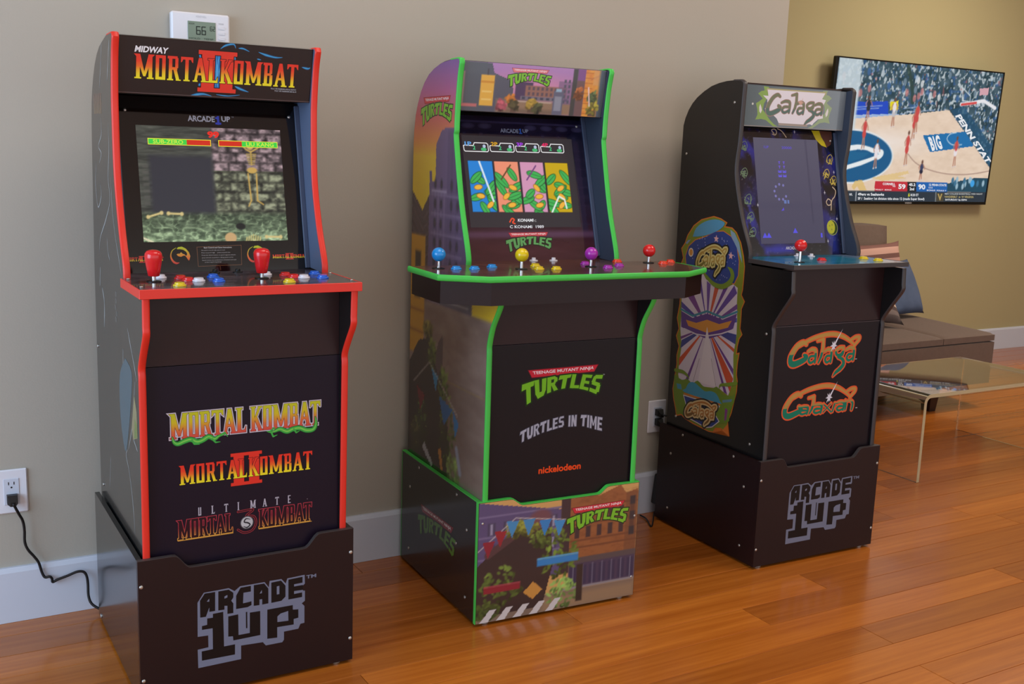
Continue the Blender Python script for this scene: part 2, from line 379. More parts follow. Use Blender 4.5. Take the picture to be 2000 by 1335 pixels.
# ------------------------------------------------------------------ the room
def plank_mat():
    m = bpy.data.materials.new('amber_wood_plank'); m.use_nodes = True; n = m.node_tree; L = n.links.new; b = n.nodes['Principled BSDF']
    g = n.nodes.new('ShaderNodeNewGeometry'); oi = n.nodes.new('ShaderNodeObjectInfo')
    sc = n.nodes.new('ShaderNodeVectorMath'); sc.operation = 'MULTIPLY'; sc.inputs[1].default_value = (1.3, 34, 1); L(g.outputs['Position'], sc.inputs[0])
    off = n.nodes.new('ShaderNodeVectorMath'); off.operation = 'MULTIPLY_ADD'; off.inputs[1].default_value = (1, 1, 1)
    cmb = n.nodes.new('ShaderNodeCombineXYZ'); mul = n.nodes.new('ShaderNodeMath'); mul.operation = 'MULTIPLY'; mul.inputs[1].default_value = 61
    L(oi.outputs['Random'], mul.inputs[0]); L(mul.outputs[0], cmb.inputs[2]); L(sc.outputs[0], off.inputs[0]); L(cmb.outputs[0], off.inputs[2])
    nz = n.nodes.new('ShaderNodeTexNoise'); nz.inputs['Scale'].default_value = 1.6; nz.inputs['Detail'].default_value = 6; nz.inputs['Roughness'].default_value = .62; L(off.outputs[0], nz.inputs['Vector'])
    rp = n.nodes.new('ShaderNodeValToRGB'); e = rp.color_ramp.elements
    e[0].position = .28; e[0].color = (*lin((170, 92, 28)), 1); e[1].position = .76; e[1].color = (*lin((206, 124, 46)), 1)
    L(nz.outputs['Fac'], rp.inputs[0])
    r2 = n.nodes.new('ShaderNodeValToRGB'); e = r2.color_ramp.elements
    e[0].color = (.70, .64, .58, 1); e[1].color = (1.14, 1.1, 1.02, 1); L(oi.outputs['Random'], r2.inputs[0])
    mx = n.nodes.new('ShaderNodeMix'); mx.data_type = 'RGBA'; mx.blend_type = 'MULTIPLY'; mx.inputs['Factor'].default_value = 1
    L(rp.outputs[0], mx.inputs['A']); L(r2.outputs[0], mx.inputs['B']); L(mx.outputs['Result'], b.inputs['Base Color'])
    b.inputs['Roughness'].default_value = .24; b.inputs['Coat Weight'].default_value = .25; b.inputs['Coat Roughness'].default_value = .1
    n2 = n.nodes.new('ShaderNodeTexNoise'); n2.inputs['Scale'].default_value = 9; L(g.outputs['Position'], n2.inputs['Vector'])
    bp = n.nodes.new('ShaderNodeBump'); bp.inputs['Strength'].default_value = .08; bp.inputs['Distance'].default_value = .003; L(n2.outputs['Fac'], bp.inputs['Height']); L(bp.outputs['Normal'], b.inputs['Normal'])
    return m
M['plank'] = plank_mat()
floor = struct(MB().box(-4, 9, -6, 1.72, -.08, -.0045).build('floor', M['plank']))
def lay_planks():
    pitch = .1125; y = -.3165 - pitch * 18; row = 0
    joints = {-.4290: [3.02], -.5415: [2.71], -.3165: [.97]}
    while y < 1.69:
        w = min(pitch, 1.69 - y); x = -1.3 + ((row * 0.713) % 1.0) * -1.2; xl = []
        while x < 8.3: xl.append(x); x += random.choice((1.55, 1.83, 1.83, 1.4, 1.2))
        for a, b in zip(xl, xl[1:] + [xl[-1] + 1.6]):
            y1 = y + w; t = .0007; zt = 0. - random.random() * .0003
            v = [(a + t, y + t, -.004), (b - t, y + t, -.004), (b - t, y1 - t, -.004), (a + t, y1 - t, -.004)]
            q = .0014; v += [(a + t, y + t, zt - .0009), (b - t, y + t, zt - .0009), (b - t, y1 - t, zt - .0009), (a + t, y1 - t, zt - .0009)]
            v += [(a + q, y + q, zt), (b - q, y + q, zt), (b - q, y1 - q, zt), (a + q, y1 - q, zt)]
            f = [(8, 9, 10, 11)] + [(4 + i, 4 + (i + 1) % 4, 8 + (i + 1) % 4, 8 + i) for i in range(4)] + [(i, (i + 1) % 4, 4 + (i + 1) % 4, 4 + i) for i in range(4)]
            MB().add(v, f).build('plank', M['plank'], floor)
        y += pitch; row += 1
lay_planks()
XC = 2.712                                            # the long wall stops here, the sofa alcove is set back
struct(MB().box(-4, XC, 0, .12, 0, 2.7).build('wall_back', M['wall']))
struct(MB().box(XC - .12, XC, .12, 1.69, 0, 2.7).build('wall_return', M['wall_tv']))
struct(MB().box(XC - .12, 9, 1.69, 1.81, 0, 2.7).build('wall_alcove', M['wall_tv']))
struct(MB().box(9, 9.12, -6, 1.81, 0, 2.7).build('wall_right', M['wall_tv']))
struct(MB().box(-4, 9.1, -6, 1.8, 2.7, 2.78).build('ceiling', M['ceiling']))
BH = .1433
def base_profile(t=.015): return [(0, .0005), (-t, .0005), (-t, BH - .012), (-t + .004, BH - .003), (-t + .006, BH), (0, BH)]
struct(MB().prism(base_profile(), -4, XC, 0).build('baseboard_back', M['white']))
struct(MB().prism([(1.69 + a, b) for a, b in base_profile()], XC, 9, 0).build('baseboard_alcove', M['white']))
struct(MB().prism([(XC - a, b) for a, b in base_profile()], -.015, 1.675, 1).build('baseboard_return', M['white']))

# ------------------------------------------------------------------ arcade cabinets
FU = ((0, 0, 0), (1, 0, 0), (0, 0, 1), (0, -1, 0))
def slant_frame(y0, z0, y1, z1, lift=0.):
    V = Vector((0, y1 - y0, z1 - z0)).normalized(); N = Vector((0, -V.z, V.y)); return (Vector((0, y0, z0)) + N * lift, Vector((1, 0, 0)), V, N)
def slab(fr, u0, u1, v0, v1, t0, t1, b=0.):
    O, U, V, N = fr; mb = MB().box(u0, u1, v0, v1, t0, t1, b); mb.v = [tuple(Vector(O) + Vector(U) * a + Vector(V) * c + Vector(N) * d) for a, c, d in mb.v]; return mb
def edge_strip(prof, xc, w, h=.0032):
    """rounded moulding that runs along the front edge of a side panel"""
    P = [Vector((0, a, b)) for a, b in prof]; n = len(P)
    sec = [(-.5, -.35), (-.5, .1), (-.42, .65), (-.22, .98), (.22, .98), (.42, .65), (.5, .1), (.5, -.35)]
    v = []; f = []
    for i in range(n):
        d1 = (P[i] - P[i - 1]).normalized() if i else (P[1] - P[0]).normalized(); d2 = (P[i + 1] - P[i]).normalized() if i < n - 1 else d1
        n1 = Vector((0, -d1.z, d1.y)); n2 = Vector((0, -d2.z, d2.y)); m = (n1 + n2); m = m / max(.5, 1 + n1.dot(n2))
        for a, b in sec: q = P[i] + m * (b * h); v.append((xc + a * w, q.y, q.z))
    k = len(sec)
    for i in range(n - 1):
        for j in range(k): f.append((i * k + j, i * k + (j + 1) % k, (i + 1) * k + (j + 1) % k, (i + 1) * k + j))
    f.append(tuple(range(k - 1, -1, -1))); f.append(tuple(range((n - 1) * k, n * k))); return MB().add(v, f)
def dome(mb, c, nrm, r=.0042, h=.0026):
    nz = Vector(nrm).normalized(); q = Vector((0, 0, 1)).rotation_difference(nz).to_matrix()
    return mb.lathe([(r, 0), (r * .93, h * .45), (r * .7, h * .8), (r * .3, h)], c, 10, q)
def screw(c, nrm, parent, r=.0045): return dome(MB(), c, nrm, r).build('screw', M['screw'], parent, smooth=True)
def ball_stick(parent, x, y, z, ballr, top, m, bat=False):
    j = MB().lathe([(.0155, 0), (.0155, .0012), (.013, .0022), (.006, .0026)], (x, y, z + .0004), 24).build('joystick', M['washer'], parent, smooth=True, sharp=30)
    MB().lathe([(.0042, 0), (.0042, top - z - .02)], (x, y, z + .002), 14).build('shaft', M['chrome'], j, smooth=True, sharp=30)
    if bat:
        h = top - z - .012
        pr = [(.0098, 0), (.0118, .0012), (.0145, h * .3), (.0168, h * .55), (.0178, h * .68), (.0180, h * .76), (.0172, h * .86), (.0138, h * .945), (.008, h * .985), (.002, h)]
        MB().lathe(pr, (x, y, z + .012), 26).build('bat_top', m, j, smooth=True, sharp=60)
    else:
        c = top - ballr; pr = [(ballr * math.sin(t) + 1e-4, -ballr * math.cos(t)) for t in np.linspace(.16, PI - .02, 16)]
        MB().lathe(pr, (x, y, c), 26).build('ball_top', m, j, smooth=True)
    return j
def push_button(parent, x, y, z, m, r=.0145, h=.0075):
    b = MB().lathe([(r, 0), (r, .002), (r * .95, .0032), (r * .84, .0036)], (x, y, z + .0004), 22).build('button', m, parent, smooth=True, sharp=35)
    MB().lathe([(r * .76, .001), (r * .76, h * .8), (r * .7, h), (r * .3, h - .0007)], (x, y, z + .0004), 22).build('plunger', m, b, smooth=True, sharp=35)
    return b
def small_button(parent, x, y, z, m):
    b = MB().lathe([(.0115, 0), (.0115, .0016), (.009, .0026)], (x, y, z + .0004), 18).build('button', m, parent, smooth=True, sharp=35)
    MB().lathe([(.0055, .001), (.0055, .0075), (.0045, .0085)], (x, y, z + .0004), 14).build('plunger', m, b, smooth=True, sharp=35)
    return b

CAB = {
 'A': dict(x=.6644, y=-.5885, r=.1459, W=.4584, RW=.4872, D=.5139, top=(.1841, 1.4293), mq=(.2098, 1.3096), mid=(.207, 1.1377), cpb=(.1355, .921), ul=(-.0487, .903), kn=(-.0449, .8305), lo=(.0063, .7529), bot=.0138,
           arc=[(.2006, 1.4312), (.245, 1.4300), (.2916, 1.4205), (.333, 1.4110), (.3655, 1.3971), (.397, 1.3755), (.4213, 1.3491), (.441, 1.3200), (.4532, 1.2925), (.4640, 1.2400), (.4701, 1.1752), (.4909, .9319), (.505, .30)],
           plexi=(.2185, .9226, .301, 1.2977), rec=.009, z=.921, trim='red_trim'),
 'B': dict(x=1.5045, y=-.5622, r=-2.4532, W=.4628, RW=.4881, D=.5146, top=(.2092, 1.438), mq=(.2294, 1.3123), mid=(.2314, 1.2335), cpb=(.1403, .925), ul=(-.0477, .8545), kn=None, lo=(.0059, .7418), bot=.0047,
           arc=[(.2230, 1.4412), (.266, 1.4401), (.300, 1.4375), (.3305, 1.4325), (.370, 1.4220), (.4038, 1.4087), (.434, 1.3880), (.458, 1.3633), (.478, 1.3320), (.4914, 1.3019), (.500, 1.2600), (.5030, 1.2200), (.505, 1.05), (.505, .30)],
           plexi=(.2167, .9322, .334, 1.3084), rec=.009, z=.925, trim='green_trim'),
 'C': dict(x=2.4437, y=-.5735, r=-1.3332, W=.4585, RW=.4932, D=.498, top=(.2164, 1.4354), mq=(.22, 1.3105), mid=(.2278, 1.1688), cpb=(.1397, .923), ul=(-.0472, .905), kn=(-.0504, .8411), lo=(.0148, .7418), bot=.0117,
           arc=[(.2300, 1.4420), (.2630, 1.4430), (.2928, 1.4421), (.328, 1.4375), (.3637, 1.4293), (.398, 1.4150), (.4304, 1.397), (.453, 1.3790), (.4703, 1.3584), (.484, 1.3340), (.4917, 1.3107), (.4930, 1.206), (.4900, .9271), (.485, .30)],
           plexi=(.19, .925, .276, 1.30), rec=.026, z=.923, trim='dark_trim')}
TH = .0145
def cabinet(k, label):
    c = CAB[k]; w = c['W'] / 2; t = thing('arcade_cabinet', label, 'arcade machine', (c['x'], c['y'], 0), math.radians(c['r']), 'arcade cabinets along the wall')
    c['root'] = t
    low = [(c['bot'], .30), (c['lo'][0], c['lo'][1] - .03)]
    if c['kn']: low += spline([(c['lo'][0], c['lo'][1] - .02), c['lo'], (c['lo'][0] * .55 + c['kn'][0] * .45, c['lo'][1] * .55 + c['kn'][1] * .45), (c['kn'][0] + .001, c['kn'][1] - .006), (c['kn'][0], c['kn'][1] + .012)], 4) + [c['ul']]
    else:
        a, b = c['lo'], c['ul']; low += spline([(a[0], a[1] - .02), (a[0] + .0, a[1]), (a[0] * .72 + b[0] * .28, a[1] * .62 + b[1] * .38), (a[0] * .25 + b[0] * .75, a[1] * .28 + b[1] * .72), (b[0], b[1] - .01), b], 4)
    up = spline([c['cpb'], (c['cpb'][0] + .004, c['cpb'][1] + .03), (c['cpb'][0] * .45 + c['mid'][0] * .55, (c['cpb'][1] + c['mid'][1]) / 2 - .002), c['mid'], (c['mq'][0] + .002, c['mq'][1] - .05), c['mq'], (c['top'][0] * .45 + c['mq'][0] * .55, (c['top'][1] + c['mq'][1]) / 2 + .012), (c['top'][0], c['top'][1] - .006)], 5)
    up += [(c['top'][0] + .003, c['top'][1] + .001)]
    outline = low + [(c['cpb'][0], c['ul'][1])] + up + c['arc']
    c['low'], c['up'], c['outline'] = low, up, outline
    cs = []
    for s in (-1, 1):
        x0, x1 = (-w, -w + TH) if s < 0 else (w - TH, w)
        sp = MB().prism(outline, x0, x1, 0).build('side_panel', M['black_side'], t); cs.append(sp)
        tm = M[c['trim']]
        edge_strip(low, (x0 + x1) / 2, TH + .0006).build('edge_trim', tm, sp, smooth=True, sharp=40)
        edge_strip(up + c['arc'][:2], (x0 + x1) / 2, TH + .0006).build('edge_trim', tm, sp, smooth=True, sharp=40)
    c['sides'] = cs; wi = w - TH - .0004
    inner = [(a, b) for a, b in c['outline']]
    # inside face of the right hand panel has its bluish reflected light painted into the colour, brighter on A
    for s in (-1, 1):
        fr = ((s * (wi + .0002), 0, 0), (0, 1, 0), (0, 0, 1), (-s, 0, 0)); a = Art(); a.poly([(p[0] + .0005 if i < len(up) else p[0], p[1]) for i, p in enumerate(up + [(.33, 1.42), (.33, .93)])], (96, 108, 134) if k == 'A' else (58, 66, 82))
        a.build('inner_face', cs[0 if s < 0 else 1], fr, M['print'], lift=.0003)
    m = c['mq']; tp = c['top']; c['fm'] = slant_frame(m[0] + c['rec'], m[1], tp[0] + c['rec'], tp[1]); H = math.hypot(m[0] - tp[0], m[1] - tp[1])
    mq = slab(c['fm'], -wi, wi, 0, H - .001, -.012, 0).build('marquee', M['black_gloss'], t); c['marquee'] = mq; c['mH'] = H
    ar = [(tp[0] + c['rec'] + .008, tp[1] - .004)] + [(p[0], p[1]) for p in c['arc'][1:]]
    inn = [(p[0] - .002, p[1] - .012) if p[1] > 1.38 else (p[0] - .014, p[1]) for p in ar]; off = [(p[0], p[1] - .003) if p[1] > 1.38 else (p[0] - .004, p[1]) for p in ar]
    MB().prism(off + inn[::-1], -wi, wi, 0).build('back_panel', M['black'], t)
    px = c['plexi']; c['fp'] = slant_frame(*px); Hp = math.hypot(px[2] - px[0], px[3] - px[1]); c['pH'] = Hp
    MB().box(-wi, wi, m[0] + c['rec'] + .0155, px[2] + .03, m[1] + .001, m[1] + .009).build('speaker_panel', M['black'], t)
    c['bezel'] = slab(c['fp'], -wi, wi, -.012, Hp + (m[1] - px[3]) * .9, -.006, 0).build('screen_panel', M['black_gloss'], t)
    for s in (-1, 1):
        u0, u1 = (-wi, -wi + .0115) if s < 0 else (wi - .0115, wi)
        slab(c['fp'], u0, u1, 0, Hp + .004, .0006, .007, .001).build('screen_rail', M['inner'], t)
    for u in (-.186, .19): screw(tuple(c['fp'][0] + c['fp'][1] * u + c['fp'][2] * (Hp - .022) + c['fp'][3] * .0004), c['fp'][3], c['bezel'], .004)
    yp = c['bot'] + .008; c['fl'] = ((0, yp, 0), (1, 0, 0), (0, 0, 1), (0, -1, 0))
    zt = c['ul'][1] - .002
    c['kick'] = MB().box(-wi, wi, yp, yp + .011, .302, c['lo'][1] - .006).build('kick_panel', M['navy'], t)
    MB().box(-wi, wi, yp + .0025, yp + .0115, c['lo'][1] - .005, zt).build('upper_kick_panel', M['brown'], t)
    MB().box(-wi, wi, .05, c['D'] - .04, .302, .312).build('bottom_panel', M['black'], t)
    return t
def riser(k, scoop, mfront, mside, trim):
    c = CAB[k]; t = c['root']; RW, D = c['RW'], c['D']; w = RW / 2; z0 = .008; H = .335; th = .011
    x1, x2, x3, x4, zd = scoop
    pts = [(-w, z0), (w, z0), (w, H)] + [(x4 + .004, H)] + [(x4 - (x4 - x3) * q, H - (H - zd) * (.5 - .5 * math.cos(PI * q))) for q in (.12, .3, .5, .7, .88)] + [(x3 - .004, zd), (x2 + .004, zd)] + [(x2 - (x2 - x1) * q, zd + (H - zd) * (.5 - .5 * math.cos(PI * q))) for q in (.12, .3, .5, .7, .88)] + [(x1 - .004, H), (-w, H)]
    fp = MB().prism(pts, 0, th, 1).build('riser_front_panel', mfront, t); c['rfront'] = fp; c['rpts'] = pts
    c['rsides'] = [MB().box(a, b, th + .0004, D, z0, H).build('riser_side_panel', mside, t) for a, b in ((-w, -w + th), (w - th, w))]
    MB().box(-w + th, w - th, D - th, D - .0005, z0, H - .03).build('riser_back_panel', M['black'], t)
    MB().box(-w + th, w - th, th + .001, D - th - .001, .288, .3).build('riser_shelf', M['black'], t)
    for x in (-w + .035, w - .035):
        for y in (.02, D - .03): MB().lathe([(.011, 0), (.011, .006), (.008, .0085)], (x, y, 0.0003), 14).build('glide_foot', M['screw'], t, smooth=True, sharp=40)
    if trim:
        top = [p for p in pts[2:]]; e = []
        for s in c['rsides']:
            xs = [v.co.x for v in s.data.vertices]; xm = (min(xs) + max(xs)) / 2
            MB().box(min(xs) - .0003, max(xs) + .0003, th, D, H - .0002, H + .0022).build('edge_trim', trim, s)
            MB().box(min(xs) - .0003, max(xs) + .0003, D - .0002, D + .002, z0, H + .0022).build('edge_trim', trim, s)
        MB().box(-w - .0018, -w + .0002, .0004, th - .0002, z0, H + .002).build('edge_trim', trim, fp)
        mb = MB()
        for (xa, za), (xb, zb) in zip(top[:-1], top[1:]): mb.add([(xa, -.0002, za), (xb, -.0002, zb), (xb, -.0002, zb + .0026), (xa, -.0002, za + .0026), (xa, th, za), (xb, th, zb), (xb, th, zb + .0026), (xa, th, za + .0026)], [(0, 1, 2, 3), (4, 5, 6, 7), (3, 2, 6, 7), (0, 1, 5, 4), (0, 3, 7, 4), (1, 2, 6, 5)])
        mb.build('edge_trim', trim, fp)
    else:
        top = [p for p in pts[2:]]; mb = MB()
        for (xa, za), (xb, zb) in zip(top[:-1], top[1:]): mb.add([(xa, -.0002, za), (xb, -.0002, zb), (xb, -.0002, zb + .0014), (xa, -.0002, za + .0014), (xa, th, za), (xb, th, zb), (xb, th, zb + .0014), (xa, th, za + .0014)], [(0, 1, 2, 3), (4, 5, 6, 7), (3, 2, 6, 7), (0, 1, 5, 4), (0, 3, 7, 4), (1, 2, 6, 5)])
        mb.build('edge_trim', M['dark_trim'], fp)
def side_frame(k): return ((-CAB[k]['W'] / 2, 0, 0), (0, -1, 0), (0, 0, 1), (-1, 0, 0))
def rside_frame(k): return ((-CAB[k]['RW'] / 2, 0, 0), (0, -1, 0), (0, 0, 1), (-1, 0, 0))
def deck_frame(k): return ((0, 0, CAB[k]['z']), (1, 0, 0), (0, 1, 0), (0, 0, 1))
def back_y(k, z):
    A = CAB[k]['arc']
    for (y0, z0), (y1, z1) in zip(A[:-1], A[1:]):
        if z1 <= z <= z0: return y0 + (y1 - y0) * (z0 - z) / max(z0 - z1, 1e-6)
    return A[0][0] if z > A[0][1] else A[-1][0]
def front_y(k, z):
    c = CAB[k]; L = c['low'] + [(c['cpb'][0], c['ul'][1] + .0002)] + c['up']
    for (y0, z0), (y1, z1) in zip(L[:-1], L[1:]):
        if z0 <= z <= z1: return y0 + (y1 - y0) * (z - z0) / max(z1 - z0, 1e-6)
    return L[-1][0]

cabinet('A', 'black arcade cabinet with red edge trim, two red bat-top joysticks and a dungeon game screen')
cabinet('B', 'lime-green-edged arcade cabinet whose wide deck carries four ball-top joysticks in different colours')
cabinet('C', 'black arcade cabinet with flame-bordered space art on its side and a single red joystick')
riser('A', (-.1674, -.1315, .1247, .1627, .304), M['black'], M['black_side'], None)
riser('B', (-.153, -.1139, .1128, .1483, .3152), M['black'], M['black_side'], M['green_trim'])
riser('C', (-.1621, -.1345, .1301, .1691, .3066), M['black'], M['black'], None)

def flat_panel(k, m, trim, x0, x1, y0, y1, th=.018):
    """two-player control panel board with moulding round its edge"""
    c = CAB[k]; t = c['root']; z = c['z']; w = c['W'] / 2 - TH - .0006
    out = [(x0, y1), (x0, y0), (x1, y0), (x1, y1), (w, y1), (w, c['plexi'][0] + .008), (-w, c['plexi'][0] + .008), (-w, y1)]
    p = MB().prism(out, z - th, z, 2).build('control_panel', m, t)
    mb = MB()
    mb.box(x0 - .0026, x1 + .0026, y0 - .0028, y0 + .0001, z - th - .0006, z + .0008, .0008)
    for xa, xb in ((x0 - .0026, x0 + .0001), (x1 - .0001, x1 + .0026)): mb.box(xa, xb, y0 - .002, y1, z - th - .0006, z + .0008, .0008)
    mb.build('edge_trim', trim, p); c['panel'] = p; c['dpoly'] = out; return p
flat_panel('A', M['black_gloss'], M['red_trim'], -.2335, .2335, -.0555, .134)
flat_panel('C', M['black_gloss'], M['dark_trim'], -.2285, .2285, -.053, .138, .012)
def four_player_deck():
    c = CAB['B']; t = c['root']; z = c['z']; w = c['W'] / 2 - TH - .0006
    o = [(-.388, .14), (-.388, -.042), (-.285, -.108), (.285, -.108), (.388, -.042), (.388, .14)]
    notch = [(w, .14), (w, c['plexi'][0] + .01), (-w, c['plexi'][0] + .01), (-w, .14)]
    p = MB().prism(o + notch, z - .013, z, 2).build('control_panel', M['black_gloss'], t); c['panel'] = p; c['dpoly'] = o + notch
    mb = MB(); P = [Vector((a, b, 0)) for a, b in o]
    ring = []
    for i in range(len(P)):
        d1 = (P[i] - P[i - 1]).normalized() if i else (P[1] - P[0]).normalized(); d2 = (P[i + 1] - P[i]).normalized() if i < len(P) - 1 else d1
        n1 = Vector((d1.y, -d1.x, 0)); n2 = Vector((d2.y, -d2.x, 0)); ring.append((P[i], (n1 + n2) / max(.5, 1 + n1.dot(n2))))
    sec = [(-.0005, z - .0142), (.0016, z - .0138), (.0036, z - .011), (.0042, z - .0065), (.0036, z - .002), (.0016, z + .0008), (-.0005, z + .001)]
    v = []; f = []; n = len(sec)
    for p0, m in ring:
        for a, zz in sec: q = p0 + m * a; v.append((q.x, q.y, zz))
    for i in range(len(ring) - 1):
        for j in range(n): f.append((i * n + j, i * n + (j + 1) % n, (i + 1) * n + (j + 1) % n, (i + 1) * n + j))
    f += [tuple(range(n)), tuple(range(len(v) - n, len(v)))]
    MB().add(v, f).build('edge_trim', M['green_trim'], p, smooth=True, sharp=45)
    s = .972
    a = [(x * .982, y + .004 if y < .1 else y - .004) for x, y in o]
    MB().prism(a + [(w, .136), (w, .03), (-w, .03), (-w, .136)], z - .069, z - .0134, 2).build('deck_apron', M['black'], p)
four_player_deck()

# ------------------------------------------------------------------ controls
def controls():
    t, z = CAB['A']['root'], CAB['A']['z']
    for x in (-.1810, .0500):
        ball_stick(t, x, .066, z, .02, .9885, M['red'], bat=True)
    for dx in (0, .2325):
        for x, y, m in ((-.122, .100, 'red'), (-.115, .062, 'red'), (-.151, -.014, 'yellow'), (-.096, .050, 'wht'), (-.050, .108, 'blue'), (-.057, .036, 'blue'), (-.160, .122, 'wht')):
            push_button(t, x + dx + .004, y, z, M[m], .0135)
    for x in (-.022, .030): small_button(t, x, .182, z, M['washer'])
    for x in (-.224, .226):
        for y in (.113, -.02): screw((x, y, z + .0008), (0, 0, 1), CAB['A']['panel'], .004)
    t, z = CAB['B']['root'], CAB['B']['z']
    for x, y, top, m in ((-.3376, .0738, .9775, 'sky'), (-.1328, .0250, .978, 'yellow'), (.0780, .0370, .977, 'purple'), (.2991, .0943, .9762, 'red')): ball_stick(t, x, y, z, .0172, top, M[m])
    for m, P in (('sky', ((-.2985, .0540), (-.2530, .0455), (-.1900, .0755))), ('yellow', ((-.0670, .0725), (-.0905, .0105), (-.0450, .0020))),
                 ('purple', ((.0966, .0950), (.1090, .0030), (.1656, .0370))), ('orange', ((.2185, .1200), (.2975, .0660), (.3260, .0950))) ):
        for i, (x, y) in enumerate(P):
            if m == 'orange': x, y = ((.2202, .1300), (.3266, .0650), (.3715, .0940))[i]
            push_button(t, x, y, z, M[m], .0135)
    for x, y in ((-.003, .198), (.054, .190)): small_button(t, x, y, z, M['wht'])
    t, z = CAB['C']['root'], CAB['C']['z']
    ball_stick(t, -.1480, .012, z, .0178, .9905, M['red'])
    for x, y in ((-.010, .166), (.033, .151)): small_button(t, x, y, z, M['wht'])
    for x, y, m in ((-.026, .047, 'red'), (.158, .057, 'yellow'), (.160, .001, 'yellow')): push_button(t, x, y, z, M[m], .0145)
controls()
def side_screws():
    for y, z in [(-0.3727,0.3236),(-0.4297,0.2471),(-0.1218,0.3205),(-0.0663,0.241),(-0.4305,0.0593),(-0.0668,0.0546)]: screw((-CAB['C']['RW'] / 2 - .0002, -y, z), (-1, 0, 0), CAB['C']['rsides'][0])
    for y, z in [(-0.3877,0.3191),(-0.4518,0.2436),(-0.1321,0.3181),(-0.066,0.2425),(-0.4544,0.0551),(-0.1286,0.1845),(-0.066,0.0575)]: screw((-CAB['B']['RW'] / 2 - .0002, -y, z), (-1, 0, 0), CAB['B']['rsides'][0])
    for y, z in [(-0.2508,1.3781),(-0.4669,1.2227),(-0.0378,0.7123),(-0.074,0.3697),(-0.4375,0.3704)]: screw((-CAB['C']['W'] / 2 - .0002, -y, z), (-1, 0, 0), CAB['C']['sides'][0])
    for y, z in [(-0.4644,0.3686),(-0.4768,0.715)]: screw((-CAB['A']['W'] / 2 - .0002, -y, z), (-1, 0, 0), CAB['A']['sides'][0])
    for k in 'AC':
        w = CAB[k]['RW'] / 2
        for s in (-1, 1):
            for z in (.278, .063): screw((s * (w - .0065), -.0002, z), (0, -1, 0), CAB[k]['rfront'])
    w = CAB['B']['RW'] / 2
    for x, z in ((-w + .012, .28), (w - .01, .063), (w - .01, .24)): screw((x, -.0002, z), (0, -1, 0), CAB['B']['rfront'], .0035)
    screw((-CAB['A']['RW'] / 2 - .0002, CAB['A']['D'] - .035, .018), (-1, 0, 0), CAB['A']['rsides'][0], .006)
side_screws()

# ------------------------------------------------------------------ lettering used on several panels
RED, YEL, GRN = (222, 52, 38), (232, 216, 40), (122, 190, 40)
def tri_word(art, s, u, v, w, h, stops, slope=0., edge=None, edge_w=0., gap=.05):
    rp = ramp(stops); col = lambda a, b: rp((b - v - slope * (a - u) / max(w, 1e-9)) / h)
    if edge: word(art, SPUR, s, boxmap(u, v, w, h, slope), edge, edge_w, gap=gap)
    cuts = [v - abs(slope) - h * .1] + [v + h * q for q, _ in stops] + [v + abs(slope) + h * 1.1]
    word(art, SPUR, s, boxmap(u, v, w, h, slope), col, 0., cuts if not slope else None, gap=gap)
FIRE = [(0, (236, 226, 44)), (.22, (236, 204, 40)), (.5, (234, 110, 44)), (.72, (230, 62, 40)), (1, (226, 54, 40))]
def kombat_two(art, u, v, w, h, ii=True, dark=(20, 8, 8)):
    """two words over a large red roman numeral"""
    if ii:
        a, b = u + w * .372, u + w * .608; y0, y1 = v - h * .40, v + h * 1.33; q = (b - a)
        bars = [R(a, b, y1 - h * .17, y1), R(a, b, y0, y0 + h * .17), R(a + q * .09, a + q * .42, y0, y1), R(b - q * .42, b - q * .09, y0, y1)]
        art.convex(bars, dark, h * .03); art.convex(bars, (224, 56, 42))
    gapm = .06
    word(art, SPUR, 'MORTAL', boxmap(u, v, w * .495, h), dark, h * .022, gap=gapm); word(art, SPUR, 'KOMBAT', boxmap(u + w * .505, v, w * .495, h), dark, h * .022, gap=gapm)
    tri_word(art, 'MORTAL', u, v, w * .495, h, FIRE, gap=gapm); tri_word(art, 'KOMBAT', u + w * .505, v, w * .495, h, FIRE, gap=gapm)
TOPS = ([0, .12, .28, .5, .7, .85, 1], [.0140, .0190, .0245, .0310, .0275, .0230, .0205]); BOTS = ([0, .14, .3, .45, .6, .75, .88, 1], [-.0450, -.0330, -.0170, -.0085, -.0075, -.0120, -.0220, -.0330])
def turtle_word(art, ox, oy, s, fill=GRN, dark=(26, 52, 14), sx=None, banner=(206, 40, 58), rim=None):
    sx = sx or s
    bn = [(-.108, .047), (.099, .049), (.0885, .0325), (-.0975, .0285)]
    B = [(ox + a * sx, oy + b * s) for a, b in bn]
    art.poly(hull_grow(B, .0016 * s), rim or (120, 16, 30)); art.poly(B, banner)
    art.text('TEENAGE MUTANT NINJA', 0, 0, 1, 1, (244, 232, 236), bold=.018, warp=lambda a, b: (ox + (-.095 + a * .182) * sx + (b - .5) * .006 * sx * (a - .5), oy + (.0335 + b * .0105 + a * .0022) * s))
    def mp(a, b):
        t = np.interp(a, *TOPS); q = np.interp(a, *BOTS); return (ox + (-.128 + a * .247 - (1 - b) * .012 * (a - .5) * 2 + (b - .5) * .004) * sx, oy + (q + (t - q) * b) * s)
    word(art, CHUNK, 'TURTLES', mp, dark, .0036 * s, gap=.045)
    word(art, CHUNK, 'TURTLES', mp, fill, -.0002 * s, gap=.045)
def pixel_brand(art, pts, letters_, inner, col, bg):
    art.poly(pts, col)
    for p in letters_: art.poly(p, bg)
    for p in inner: art.poly(p, col)

